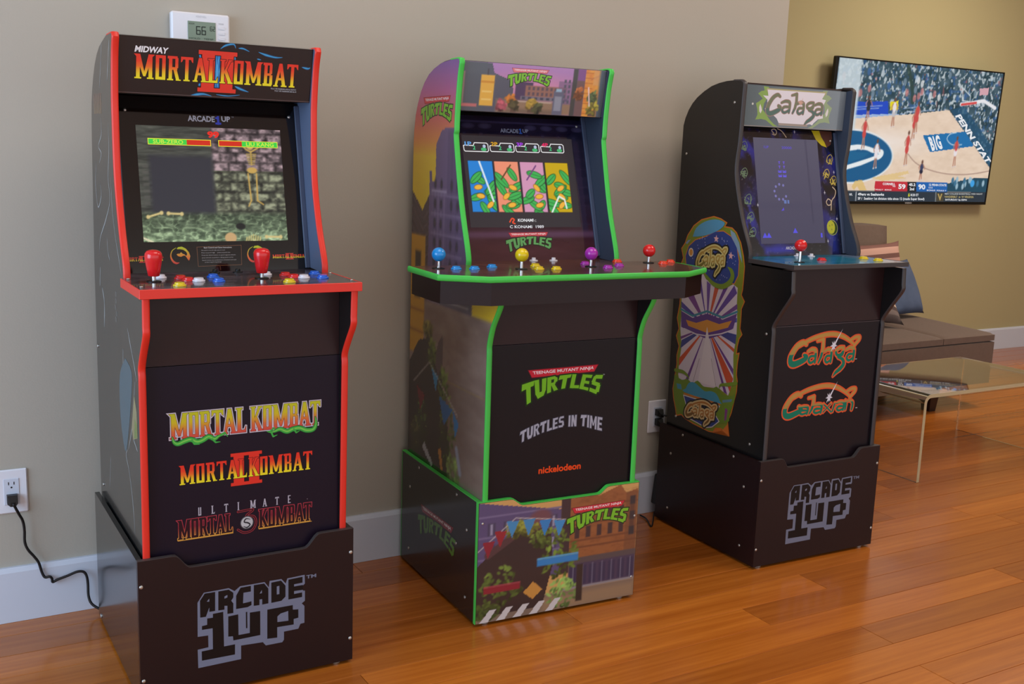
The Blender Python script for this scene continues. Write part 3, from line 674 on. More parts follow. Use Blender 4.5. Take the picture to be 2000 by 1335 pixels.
# ---- galaxy script lettering, traced as pen strokes in a unit box (x 0..1, y about 0..0.63)
def gs(pts): return [((x - 185) / 945, (705 - y) / 945) for x, y in pts]
GAL = dict(
    G=(gs(spline([(425, 275), (385, 250), (320, 290), (262, 370), (226, 450), (225, 520), (265, 540), (330, 515), (400, 475), (425, 440), (395, 415)], 4)), [.030, .044, .052, .056, .060, .066, .066, .060, .050, .036]),
    l=(gs([(595, 240), (640, 215), (636, 330), (622, 430), (600, 510)]), [.030, .048, .050, .046, .03]),
    a=[(gs(spline([(462, 375), (505, 350), (545, 360), (548, 420), (538, 500)], 4)), [.03, .046, .05, .046, .036]), (gs(spline([(540, 425), (490, 430), (468, 475), (492, 505), (540, 470)], 4)), [.034, .04, .04, .036])],
    g=[(gs(spline([(905, 330), (850, 335), (805, 375), (815, 425), (865, 420), (905, 370)], 4)), [.04, .042, .042, .042, .04]), (gs(spline([(905, 345), (890, 420), (830, 450), (890, 480), (905, 540), (860, 600), (800, 650), (762, 700)], 4)), [.04, .04, .036, .05, .062, .066, .05, .012])],
    swoosh=(gs(spline([(330, 300), (450, 225), (560, 175), (690, 138), (800, 132), (900, 158), (985, 210), (1045, 262)], 5)), [.030, .034, .038, .042, .042, .036, .028, .018]),
    loop=(gs(spline([(1000, 205), (1060, 165), (1112, 160), (1108, 195), (1075, 240), (1045, 280)], 4)), [.026, .032, .036, .034, .028, .026]),
    n=[(gs([(900, 340), (905, 420), (895, 500)]), [.03, .044, .036]), (gs(spline([(900, 380), (950, 345), (985, 375), (985, 440), (975, 500)], 4)), [.03, .04, .046, .046, .034])],
    x=[(gs([(460, 360), (560, 500)]), [.03, .044, .03]), (gs([(560, 345), (455, 505)]), [.024, .036, .024])], i=[(gs([(520, 355), (505, 500)]), [.036, .046, .03])])
GBOX = {}
def glyph_box(g):
    if g not in GBOX:
        st = GAL[g]; P = [p for pts, w in ([st] if isinstance(st, tuple) else st) for p in pts]; xs = [p[0] for p in P]; ys = [p[1] for p in P]; GBOX[g] = (min(xs), max(xs), min(ys), max(ys))
    return GBOX[g]
def galaxy_word(art, mp, s, edge, hi, lo, split, body, swoosh=True, star=True, black=None, ew=.014, thick=.72):
    """body: list of (glyph, x, width, y, height) placed along the line"""
    main = []; arcs = []
    def add(dst, g, box=None):
        st = GAL[g]; b = glyph_box(g); t = box or (b[0], b[1] - b[0], b[2], b[3] - b[2]); kx = t[1] / (b[1] - b[0]); ky = t[3] / (b[3] - b[2]); k = min(1., .5 * (kx + ky)) if box else 1.
        for pts, w in ([st] if isinstance(st, tuple) else st): dst += art.stroke_polys([mp(t[0] + (x - b[0]) * kx, t[2] + (y - b[2]) * ky) for x, y in pts], [q * s * k * (thick if box else 1) for q in w])
    add(main, 'G')
    for g, x, w, y, h in body: add(main, g, (x, w, y, h))
    if swoosh: add(arcs, 'swoosh'); add(arcs, 'loop')
    if black: art.convex(main + arcs, black, s * ew * 2.0)
    art.convex(main + arcs, edge, s * ew); 
    if arcs: art.convex(arcs, hi)
    c = ramp([(0, lo), (split - .001, lo), (split + .001, mixc(hi, lo, .12)), (split + .16, hi), (1, hi)])
    y0 = mp(0, 0)[1]; yy = [y0 + (mp(0, 1)[1] - y0) * q for q in (-.3, split - .001, split + .001, split + .1, 1.2)]
    art.convex(main, lambda u, v: c((v - y0) / (mp(0, 1)[1] - y0)), cuts=yy)
    if star:
        cx, cy = mp(.625, .44)
        for an, l in ((58, .21), (238, .07), (0, .055), (180, .055), (120, .06), (300, .05), (20, .04), (160, .04), (90, .06), (270, .05)):
            a = math.radians(an); art.convex([[(cx + l * s * math.cos(a), cy + l * s * math.sin(a)), (cx - .013 * s * math.sin(a), cy + .013 * s * math.cos(a)), (cx + .013 * s * math.sin(a), cy - .013 * s * math.cos(a))]], (224, 226, 240))
WORD1 = [('a', .275, .105, .196, .19), ('l', .405, .08, .20, .335), ('a', .50, .095, .206, .185), ('g', .615, .15, .008, .415), ('a', .80, .11, .238, .185)]
WORD2 = [('a', .228, .115, .205, .105), ('l', .352, .07, .215, .235), ('a', .412, .115, .224, .120), ('x', .545, .11, .238, .125), ('i', .670, .035, .250, .115), ('a', .725, .105, .265, .120), ('n', .845, .105, .278, .135)]

# ------------------------------------------------------------------ art of the red-trimmed cabinet
def art_A():
    c = CAB['A']; t = c['root']
    # marquee
    a = Art(); a.rect(-.2135, .0015, .2135, c['mH'] - .003, (26, 22, 24))
    for pts, w in (([(0.0013,0.1079),(0.0128,0.1161),(0.0299,0.1195),(0.0346,0.1114)], .007), ([(0.0411,0.1119),(0.0521,0.1117),(0.0655,0.1063)], .006), ([(0.0865,0.1068),(0.1036,0.1016),(0.1263,0.0978),(0.1421,0.0989)], .008), ([(0.0841,0.0916),(0.0931,0.0901)], .005), ([(0.1894,0.0803),(0.2036,0.0779),(0.2093,0.0805)], .008), ([(-0.0617,0.0023),(-0.0469,0.0053),(-0.032,0.0071),(-0.0147,0.0038)], .009), ([(0.0365,0.0282),(0.0501,0.0225),(0.0681,0.017)], .009), ([(-0.004,0.0076),(0.0222,0.0058),(0.0485,0.0093)], .004), ([(-0.0438,0.0931),(-0.0412,0.0808)], .007), ([(-0.0434,0.0257),(-0.0372,0.0304)], .010), ([(0.0333,0.0944),(0.0351,0.0797)], .006)):
        a.stroke(spline(pts, 4), [.001, w * .8, w * .6, .001], (18, 84, 132)); a.stroke(spline(pts, 4), [.0004, w * .4, w * .25, .0004], (60, 160, 214))
    (u0, v1), (u1, v0) = [(-0.011,0.0955),(0.0074,0.0201)]
    a.rect(u0, v0, u1, v1, (24, 104, 170))
    for i in range(7): q = u0 + (u1 - u0) * random.random(); a.stroke([(q, v0 + .004), (q + random.uniform(-.004, .004), (v0 + v1) / 2), (q + random.uniform(-.003, .003), v1 - .003)], [.0005, .0035, .0005], (74, 170, 226))
    kombat_two(a, -.1800, .0330, .3600, .0520)
    a.text('MIDWAY', -.1812, .0885, .0686, .0132, (232, 230, 232), bold=.035, shear=.2)
    for i, (x, y, w) in enumerate(((.119, .0262, .060), (.128, .0215, .0515))): a.text('TM & C 1993 TRADEMARK AND ALL RIGHTS RESERVED'[:38 - i * 6], x, y, w, .0032, (190, 196, 206))
    a.rect(-.2135, .0015, .2135, .0032, (84, 70, 70))
    a.build('marquee_print', c['marquee'], c['fm'], M['gloss'])
    # screen panel print
    a = Art()
    a.text('ARCADE', -.0495, .3425, .0615, .0135, (176, 178, 190), bold=.03); a.text('UP', .0275, .3445, .0205, .0125, (176, 178, 190), bold=.03)
    a.convex([R(.0175, .0225, .337, .357), R(.0135, .0225, .350, .3545), R(.0130, .0265, .3375, .342)], (40, 66, 190)); a.text('TM', .051, .3545, .0055, .003, (150, 150, 160)); PB = lambda n: a.build(n, c['bezel'], c['fp'], M['plexi'])
    PB('brand_lettering')
    for u in (-.2100, .1255): a = Art(); kombat_two(a, u, .0253, .0845, .0085, dark=(12, 8, 9)); PB('small_logo')
    for cu in (-.0875, .0880):
        a = Art(); q = lambda pts: [(cu + (x - 1045) / 175 * .0215, .0370 - (y - 310) / 155 * .0195) for x, y in pts]
        rp = ramp([(.014, (196, 44, 52)), (.030, (226, 110, 48)), (.044, (206, 168, 52)), (.054, (176, 190, 36))]); col = lambda u, v: rp(v)
        a.convex(a.stroke_polys(q(spline([(975, 178), (905, 225), (872, 300), (878, 370), (915, 430), (965, 455), (1015, 445)], 5)), [.0008, .0018, .0022, .0035, .0048, .0044, .0008]), col)
        a.poly(q([(985, 195), (1010, 165), (1080, 158), (1150, 195), (1200, 260), (1222, 330), (1198, 412), (1175, 370), (1150, 335), (1168, 290), (1150, 250), (1100, 215), (1040, 203), (1000, 205)]), col)
        a.poly(q([(975, 295), (1005, 282), (1030, 286), (1060, 258), (1085, 285), (1120, 300), (1140, 320), (1100, 322), (1050, 342), (1000, 328)]), col)
        a.convex(a.stroke_polys(q([(1125, 312), (1160, 345), (1185, 405)]), [.0006, .0026, .0010]), col); PB('round_emblem')
    a = Art()
    a.stroke([(-.0495, .0545), (.0525, .0575), (.0505, .0120), (-.0495, .0105)], .0011, (110, 72, 48), closed=True)
    a.stroke([(.0, .0105), (.001, .001)], .0012, (96, 62, 46)); a.text('Basic Control and Game Instructions', -.034, .0512, .064, .0036, (176, 172, 170), bold=.02)
    for i, (x, w) in enumerate(((-.040, .054), (-.040, .066), (-.040, .078), (-.040, .072), (-.040, .079), (-.034, .038))): a.text(('Use joystick to move left, right, jump and crouch', 'Press to punch high     press to punch low', 'Press the block button to guard against attacks', 'Jump and kick to perform a flying attack on foe', 'Special moves use combinations of buttons and stick', 'at close range for big damage')[i], x, .0452 - i * .0057 + (.0012 if i == 5 else 0), w, .0030, (170, 166, 168))
    PB('instruction_card')
    # lit screen: a stone dungeon
    u0, u1, v0, v1 = -.1655, .1655, .0672, .3295; g = Grid(u0, u1, v0, v1, 176, 140, (70, 68, 66)); X = (g.U - u0) / (u1 - u0); Y = (g.V - v0) / (v1 - v0)
    fl = fbm(X * 26, Y * 30, 5); rid = 1 - np.abs(noise(X * 24 + 1.6 * fl, Y * 30, 9) - .5) * 2
    fl2 = fbm(X * 40, Y * 56, 12)
    st = fbm(X * 24, Y * 30, 3)
    g.C[:] = np.stack([88 + 60 * (st - .5), 82 + 60 * (st - .5), 76 + 60 * (st - .5)], -1)
    row = np.floor(Y * 11.5); bx = X * 9 + (row % 2) * .5; fxr = np.abs(bx - np.round(bx)); fyr = np.abs(Y * 11.5 - np.round(Y * 11.5))
    bump = np.clip((st - .3) * 2.4, 0, 1); wall = np.stack([74 + 100 * bump, 68 + 92 * bump, 70 + 92 * bump], -1) * np.clip(.48 + 2.2 * np.minimum(fxr * 1.3, fyr), .48, 1.02)[..., None]
    tone = np.where(Y[..., None] > .62, np.array([1.05, .98, 1.0]), np.array([.88, .98, .80])); right = np.clip((X - .49) * 60, 0, 1)[..., None]
    left = np.stack([50 + 62 * (fbm(X * 10, Y * 60, 8) - .25), 52 + 62 * (fbm(X * 10, Y * 60, 8) - .25), 48 + 56 * (fbm(X * 10, Y * 60, 8) - .25)], -1)
    g.C = left * (1 - right) + wall * tone * right
    g.rect(u0 + .024, .125, u0 + .165, v0 + .195, (50, 50, 58), w=.012)
    gm = np.clip((.27 - Y) * 22, 0, 1)[..., None]; grd = np.stack([34 + 62 * rid ** 4 + 88 * fl2, 46 + 68 * rid ** 4 + 92 * fl2, 32 + 54 * rid ** 4 + 78 * fl2], -1)
    g.C = g.C * (1 - gm) + grd * np.clip(1.25 - Y * 2.0, .6, 1.3)[..., None] * gm
    for k in range(7): g.rect(u0 + .008, .150 + k * .014, u0 + .021, .1575 + k * .014, (88, 86, 82), a=.6)
    bone = (208, 188, 128); P = lambda x, y: (u0 + x * (u1 - u0), v0 + y * (v1 - v0))
    for pts in (((.04, .215), (.13, .25)), ((.175, .245), (.265, .24)), ((.845, .035), (.95, .032))):
        q = [P(*p) for p in pts]; g.line(q, .0045, bone)
        for e in q: g.ell(e[0], e[1], .004, .0045, bone)
    sk = (196, 160, 84)
    for pts, w in ((((.70, .87), (.745, .815), (.775, .795), (.81, .82), (.86, .86)), .0035), (((.775, .8), (.775, .68)), .003), (((.745, .60), (.755, .36)), .0035), (((.805, .60), (.80, .36)), .0035), (((.755, .36), (.735, .31)), .003), (((.80, .36), (.84, .325)), .003)): g.line([P(*p) for p in pts], w, sk)
    for i in range(6): g.line([P(.742 + i * .003, .775 - i * .018), P(.81 - i * .003, .775 - i * .018)], .0022, (176, 150, 70))
    g.ell(*P(.772, .85), .0085, .0095, (204, 164, 96)); g.ell(*P(.775, .63), .012, .007, sk)
    for i in range(7): g.line([P(.70 + i * .016, .0), P(.705 + i * .016, .055 - abs(i - 3) * .008)], .0026, (206, 188, 120))
    g.ell(*P(.59, .028), .0135, .0125, (196, 160, 112)); g.line([P(.0, .035), P(.06, .0)], .004, (222, 214, 180)); g.ell(*P(.665, .13), .0115, .0075, (26, 26, 24))
    lit = g.build('lit_screen', c['bezel'], c['fp'], M['lcd'], lift=.0006)
    for x0, x1, gx in (((-.1415), -.0005, 1), (.0165, .1570, 0)):
        a = Art()
        a.rect(x0, .2865, x1, .3010, (236, 226, 60)); a.rect(x0 + .0014, .2879, x1 - .0014, .2996, (206, 44, 22))
        w = (x1 - x0) * .60; gx0 = x0 + .0014 if gx else x1 - .0014 - w; a.rect(gx0, .2879, gx0 + w, .2996, (62, 206, 70))
        a.text('SUB-ZERO' if gx else 'LIU KANG', gx0 + .010, .2893, w - .018, .0092, (206, 232, 70), bold=.02); a.build('health_bar', c['bezel'], c['fp'], M['lcd'], lift=.0010)
    a = Art()
    a.text('99', -.0075, .3055, .027, .0155, (228, 44, 32), bold=.05)
    a.build('round_timer', c['bezel'], c['fp'], M['lcd'], lift=.0010)
    # kick panel
    a = Art(); a.rect(-.2135, .306, .2135, .7465, (27, 17, 32))
    d = [(0, (206, 74, 66)), (.3, (214, 110, 60)), (.65, (206, 186, 40)), (1, (188, 192, 40))]
    for s, u, w in (('MORTAL', -.1650, .1640), ('KOMBAT', .0085, .1600)):
        word(a, SPUR, s, boxmap(u, .5885, w, .0555), (206, 196, 206), .0026, gap=.03); tri_word(a, s, u, .5885, w, .0555, d, edge=(60, 20, 18), edge_w=.0007, gap=.03)
    for pts in ([(-0.1602,0.5938),(-0.158,0.5834),(-0.1497,0.5774),(-0.1351,0.5822),(-0.1217,0.5845),(-0.1084,0.578),(-0.0961,0.5805),(-0.0836,0.5868),(-0.0713,0.5803),(-0.0613,0.5857),(-0.0487,0.5882)], [(0.1572,0.6081),(0.1592,0.5918),(0.1532,0.5789),(0.1368,0.5779),(0.1206,0.585),(0.1044,0.584),(0.091,0.58),(0.0751,0.587),(0.0619,0.5831),(0.0514,0.5815)]):
        n = len(pts); q = spline(pts, 5); a.stroke(q, [.003, .0100, .0125, .0125, .0125, .0125, .0085, .002], (22, 84, 34)); a.stroke(q, [.001, .0075, .0098, .0098, .0098, .0096, .0066, .001], (66, 170, 70)); a.stroke(q, [.0005, .0018, .0032, .0032, .0032, .0028, .0018, .0003], (128, 204, 84))
    for pts in ([(-0.1193,0.583),(-0.1146,0.5735),(-0.1036,0.5718)], [(-0.0763,0.5809),(-0.0689,0.5723),(-0.0589,0.5725)], [(0.0553,0.5811),(0.0592,0.5714),(0.0685,0.5744)], [(0.1071,0.5837),(0.1125,0.5751),(0.1205,0.5783)], [(-0.0587,0.588),(-0.0486,0.5921),(-0.0425,0.5824)], [(0.0619,0.591),(0.0501,0.583),(0.0448,0.5849)]): a.stroke(pts, [.0040, .0036, .0012], (66, 170, 70))
    kombat_two(a, -.1470, .4855, .2965, .0430, dark=(40, 14, 18))
    x = -.1095
    for i, ch in enumerate('ULTIMATE'): a.convex([[(x + i * .0288 + p * .0150, .4115 + q * .0185) for p, q in poly] for poly in SPUR[ch][1]], (178, 174, 188))
    for s, u, w in (('MORTAL', -.1530, .1190), ('KOMBAT', .0255, .1225)):
        col = ramp([(0, (214, 160, 70)), (.35, (190, 96, 66)), (.6, (156, 46, 62)), (1, (176, 60, 74))])
        word(a, SPUR, s, boxmap(u, .3630, w, .0430), lambda p, q: col((q - .363) / .043), .0016, cuts=[.35, .363, .378, .389, .42], gap=.03)
        word(a, SPUR, s, boxmap(u, .3630, w, .0430), (44, 18, 26), .0002, gap=.03)
    a.stroke([(-.1535, .3605), (-.0335, .3605)], .0018, (206, 150, 66)); a.stroke([(.0255, .3605), (.1485, .3605)], .0018, (206, 150, 66))
    a.stroke(spline([(-.022, .4075), (.012, .4085), (-.003, .396), (.014, .392), (.0185, .376), (.010, .3605), (-.008, .357), (-.0225, .366)], 5), .0052, (150, 52, 62)); a.stroke(spline([(-.022, .4075), (.012, .4085), (-.003, .396), (.014, .392), (.0185, .376), (.010, .3605), (-.008, .357), (-.0225, .366)], 5), .0024, (40, 16, 24))
    a.disc(-.0020, .3800, .0150, .0150, (96, 96, 100)); a.disc(-.0020, .3800, .0132, .0132, (188, 190, 194)); a.stroke(spline([(.006, .3865), (-.004, .389), (-.008, .382), (0, .379), (.005, .374), (-.002, .3685), (-.010, .372)], 4), [.001, .003, .003, .0036, .003, .003, .001], (48, 48, 54))
    a.disc(.1385, .4155, .0009, .0009, (150, 140, 150))
    a.build('kick_panel_print', c['kick'], c['fl'], M['print'])
    # side panel: faint pale streaks on near black
    g = Grid(-.5, .05, .3, 1.43, 44, 96, (20, 20, 21), edges=lambda v: (-back_y('A', v) + .0006, -front_y('A', v) - .0006))
    n = fbm(g.U * 24, g.V * 9, 4); g.C += (n[..., None] - .5) * 16; g.build('side_print', c['sides'][0], side_frame('A'), M['gloss'])
    a = Art(); pale = (112, 118, 120)
    for pts, w in (([(-0.3038,1.4181),(-0.3175,1.3823),(-0.3455,1.3215)], .006), ([(-0.2138,1.4183),(-0.2317,1.378),(-0.2504,1.3349)], .008), ([(-0.3406,1.2587),(-0.3405,1.2208),(-0.3818,1.1947),(-0.3484,1.1783),(-0.3769,1.1561)], .006), ([(-0.4135,1.1594),(-0.4349,1.1146),(-0.4291,1.0794),(-0.4087,1.0541),(-0.3662,1.0829),(-0.3736,1.1086)], .007), ([(-0.2548,1.2459),(-0.2536,1.1886),(-0.2751,1.1299),(-0.2609,1.0804),(-0.3151,1.0343),(-0.397,0.9839),(-0.4175,0.9416)], .007), ([(-0.241,1.1313),(-0.2397,1.0733),(-0.2166,1.0125),(-0.1814,0.9617),(-0.1556,0.9232)], .006), ([(-0.311,0.9916),(-0.3045,0.9619),(-0.2846,0.9423)], .006), ([(-0.4098,0.9154),(-0.4237,0.8683)], .009), ([(-0.3941,0.8682),(-0.372,0.8351),(-0.3826,0.7766)], .013), ([(-0.1074,0.8186),(-0.078,0.7836),(-0.0487,0.7517),(-0.0244,0.7193)], .008), ([(-0.1629,0.7637),(-0.1697,0.7187)], .006), ([(-0.1477,0.5411),(-0.1626,0.5222),(-0.1311,0.4909),(-0.1003,0.4252),(-0.0901,0.3635)], .007), ([(-0.3523,0.471),(-0.3807,0.3869)], .005), ([(-0.0425,0.7156),(-0.0689,0.6532),(-0.0923,0.5995),(-0.1353,0.5444)], .007), ([(-0.0785,0.5837),(-0.0359,0.5659)], .008)):
        a = Art(); a.stroke(spline(pts, 5), [w * .25, w, w * .6, w, w * .2], (84, 92, 96)); a.stroke(spline(pts, 5), [w * .1, w * .45, w * .25, w * .45, w * .1], (160, 166, 170)); a.build('printed_streak', c['sides'][0], side_frame('A'), M['gloss'], lift=.0006)
    a = Art()
    for y, z in [(-0.2269,0.8751),(-0.2268,0.8605),(-0.2344,0.8447),(-0.2239,0.8316),(-0.2311,0.8182)]: a.disc(y, z, .009, .006, (84, 88, 90)); a.disc(y, z, .005, .003, (40, 42, 44))
    a.poly(spline([(-0.1413,0.7474),(-0.2043,0.702),(-0.2192,0.639),(-0.2044,0.5718),(-0.1661,0.5313),(-0.1238,0.5918),(-0.0799,0.6888),(-0.0784,0.7318),(-0.1413,0.7474)], 4), (36, 84, 104))
    a.poly([(-0.0556,0.6846),(-0.0334,0.6519),(-0.032,0.5955),(-0.0788,0.5811),(-0.0916,0.6045)], (146, 138, 96)); a.poly([(-0.0583,0.6318),(-0.0327,0.6237),(-0.0366,0.5943),(-0.0691,0.5861)], (110, 130, 50))
    a.build('side_print', c['sides'][0], side_frame('A'), M['gloss'], lift=.0006); a = Art()
    (p, q) = [(-0.4215,1.3108),(-0.2738,1.2665)]; rp = ramp([(q[1], (110, 84, 48)), (p[1], (92, 48, 40))])
    for i in range(5): a.convex([R(p[0] + .02 * i - .002, p[0] + .02 * i + .012, q[1], p[1])], lambda u, v: rp(v))
    a.build('side_print', c['sides'][0], side_frame('A'), M['gloss'], lift=.0006)
    # control panel print
    g = Grid(-.2335, .2335, -.0555, .216, 150, 86, (58, 54, 60)); n = fbm(g.U * 30, g.V * 90, 2); n2 = fbm(g.U * 12, g.V * 26, 6)
    g.C = np.stack([42 + 62 * n * n2 * 2, 38 + 56 * n * n2 * 2, 44 + 62 * n * n2 * 2], -1); m = (np.abs(g.U) > .2136) & (g.V > .134); 
    for cx in (-.181, .0500): g.ell(cx, .058, .03, .022, (60, 22, 30), w=.02)
    g.U = np.where(m, np.sign(g.U) * .2135, g.U); g.build('control_panel_print', c['panel'], deck_frame('A'), M['deck'])
    # riser
def brand_riser(k, ox=0., oz=0., s=1., lab=None):
    c = CAB[k]; a = Art(); col = (118, 124, 146); bg = (24, 18, 18)
    T = lambda pts: [(ox + x * s, oz + z * s) for x, z in pts]
    outer = [(-0.1196,0.2204),(-0.1055,0.2413),(-0.0778,0.2414),(-0.0507,0.2419),(-0.0376,0.2325),(-0.0252,0.2416),(0.0016,0.2413),(0.0305,0.2414),(0.0402,0.2271),(0.0422,0.2419),(0.0697,0.2416),(0.0796,0.229),(0.0836,0.2405),(0.1247,0.242),(0.1253,0.2207),(0.1206,0.2164),(0.1206,0.2041),(0.1253,0.2032),(0.1253,0.1784),(0.1176,0.1736),(0.1241,0.1662),(0.1241,0.1246),(0.1145,0.124),(0.1095,0.113),(0.0752,0.1128),(0.0752,0.0931),(0.0711,0.0877),(0.0325,0.0881),(0.0257,0.0974),(-0.0244,0.1),(-0.0247,0.0674),(-0.1204,0.067),(-0.121,0.1108),(-0.0974,0.1117),(-0.0975,0.1397),(-0.1205,0.141)]
    L = [[(-0.1141,0.2242),(-0.1037,0.239),(-0.0806,0.2386),(-0.0813,0.1942),(-0.0943,0.1944),(-0.0941,0.2046),(-0.1018,0.1844),(-0.1142,0.1849)], [(-0.0738,0.2383),(-0.0507,0.2384),(-0.0405,0.2291),(-0.0406,0.2182),(-0.0454,0.2111),(-0.0408,0.2042),(-0.041,0.1812),(-0.0543,0.1819),(-0.054,0.2008),(-0.0606,0.2021),(-0.0607,0.1931),(-0.0744,0.1938)],
         [(-0.0343,0.221),(-0.0243,0.238),(-0.0008,0.2383),(-0.0009,0.2247),(-0.0177,0.2248),(-0.019,0.2),(-0.0065,0.2006),(0.0002,0.2013),(0.0002,0.1923),(-0.0085,0.1889),(-0.0347,0.1894)], [(0.0058,0.2385),(0.0296,0.2382),(0.0392,0.2243),(0.039,0.1888),(0.0247,0.1885),(0.0248,0.2017),(0.0186,0.2019),(0.0185,0.1887),(0.0053,0.1892)],
         [(0.0461,0.2372),(0.0687,0.2381),(0.0792,0.224),(0.0791,0.1975),(0.0695,0.1891),(0.0459,0.1885)], [(0.086,0.2371),(0.1196,0.2382),(0.1196,0.2238),(0.0995,0.2234),(0.0995,0.2182),(0.1206,0.2181),(0.1206,0.2061),(0.0995,0.207),(0.0995,0.1998),(0.1186,0.2003),(0.1186,0.189),(0.0859,0.189)],
         [(-0.0864,0.1882),(-0.0636,0.1887),(-0.0628,0.1062),(-0.0381,0.106),(-0.0384,0.0816),(-0.1122,0.0829),(-0.1124,0.1049),(-0.0876,0.1052),(-0.0875,0.1546),(-0.111,0.1555),(-0.1108,0.1644),(-0.0994,0.165),(-0.0991,0.1799),(-0.0865,0.1793)], [(-0.0525,0.1755),(-0.0301,0.176),(-0.0299,0.1265),(-0.0043,0.1263),(-0.0038,0.1749),(0.02,0.1742),(0.0199,0.1161),(-0.0418,0.1159),(-0.0426,0.1262),(-0.0531,0.1274)],
         [(0.0364,0.1741),(0.0964,0.1736),(0.0964,0.1623),(0.1095,0.1607),(0.1095,0.14),(0.0984,0.1391),(0.0984,0.1256),(0.0594,0.127),(0.0592,0.1016),(0.0359,0.1035)]]
    I = [[(-0.0994,0.2195),(-0.0938,0.2253),(-0.0939,0.2184)], [(-0.0603,0.2239),(-0.0537,0.2266),(-0.0538,0.2207),(-0.0604,0.2189)], [(0.0191,0.2159),(0.0242,0.224),(0.0242,0.216)], [(0.0588,0.2257),(0.0647,0.2263),(0.0647,0.2063),(0.0587,0.2064)], [(0.0599,0.153),(0.0674,0.1587),(0.0854,0.1613),(0.0857,0.1375),(0.0598,0.1393)]]
    a.poly(T(outer), col)
    for p in L: a.poly(T(p), bg)
    for p in I: a.poly(T(p), col)
    a.rect(*T([(-.0128, .139)])[0], *T([(-.0097, .178)])[0], bg)
    p = T([(.1285, .2315)])[0]; a.text('TM', p[0], p[1], .024 * s, .0085 * s, col, bold=.03)
    a.build('printed_logo', c['rfront'], FU, M['print'])

# ------------------------------------------------------------------ art of the green-trimmed cabinet
def windows(g, u0, v0, u1, v1, nx, ny, col, fx=.5, fy=.6):
    for i in range(nx):
        for j in range(ny):
            a = u0 + (u1 - u0) * (i + .5 - fx / 2) / nx; b = v0 + (v1 - v0) * (j + .5 - fy / 2) / ny
            g.rect(a, b, a + (u1 - u0) * fx / nx, b + (v1 - v0) * fy / ny, col)
def leaves(g, u, v, ru, rv, seed, n=46, tone=(84, 104, 40)):
    """a leafy hedge: many small overlapping leaves, lighter towards the top"""
    r = random.Random(seed)
    for k in range(n):
        q = k / n; an = r.uniform(0, 2 * PI); d = math.sqrt(r.random()); x, y = u + ru * d * math.cos(an), v + rv * d * math.sin(an); t = .55 + .5 * (y - v + rv) / (2 * rv) + r.uniform(-.25, .3)
        g.ell(x, y, r.uniform(.005, .010), r.uniform(.003, .005), [c * t for c in tone], r.uniform(-1.4, 1.4))
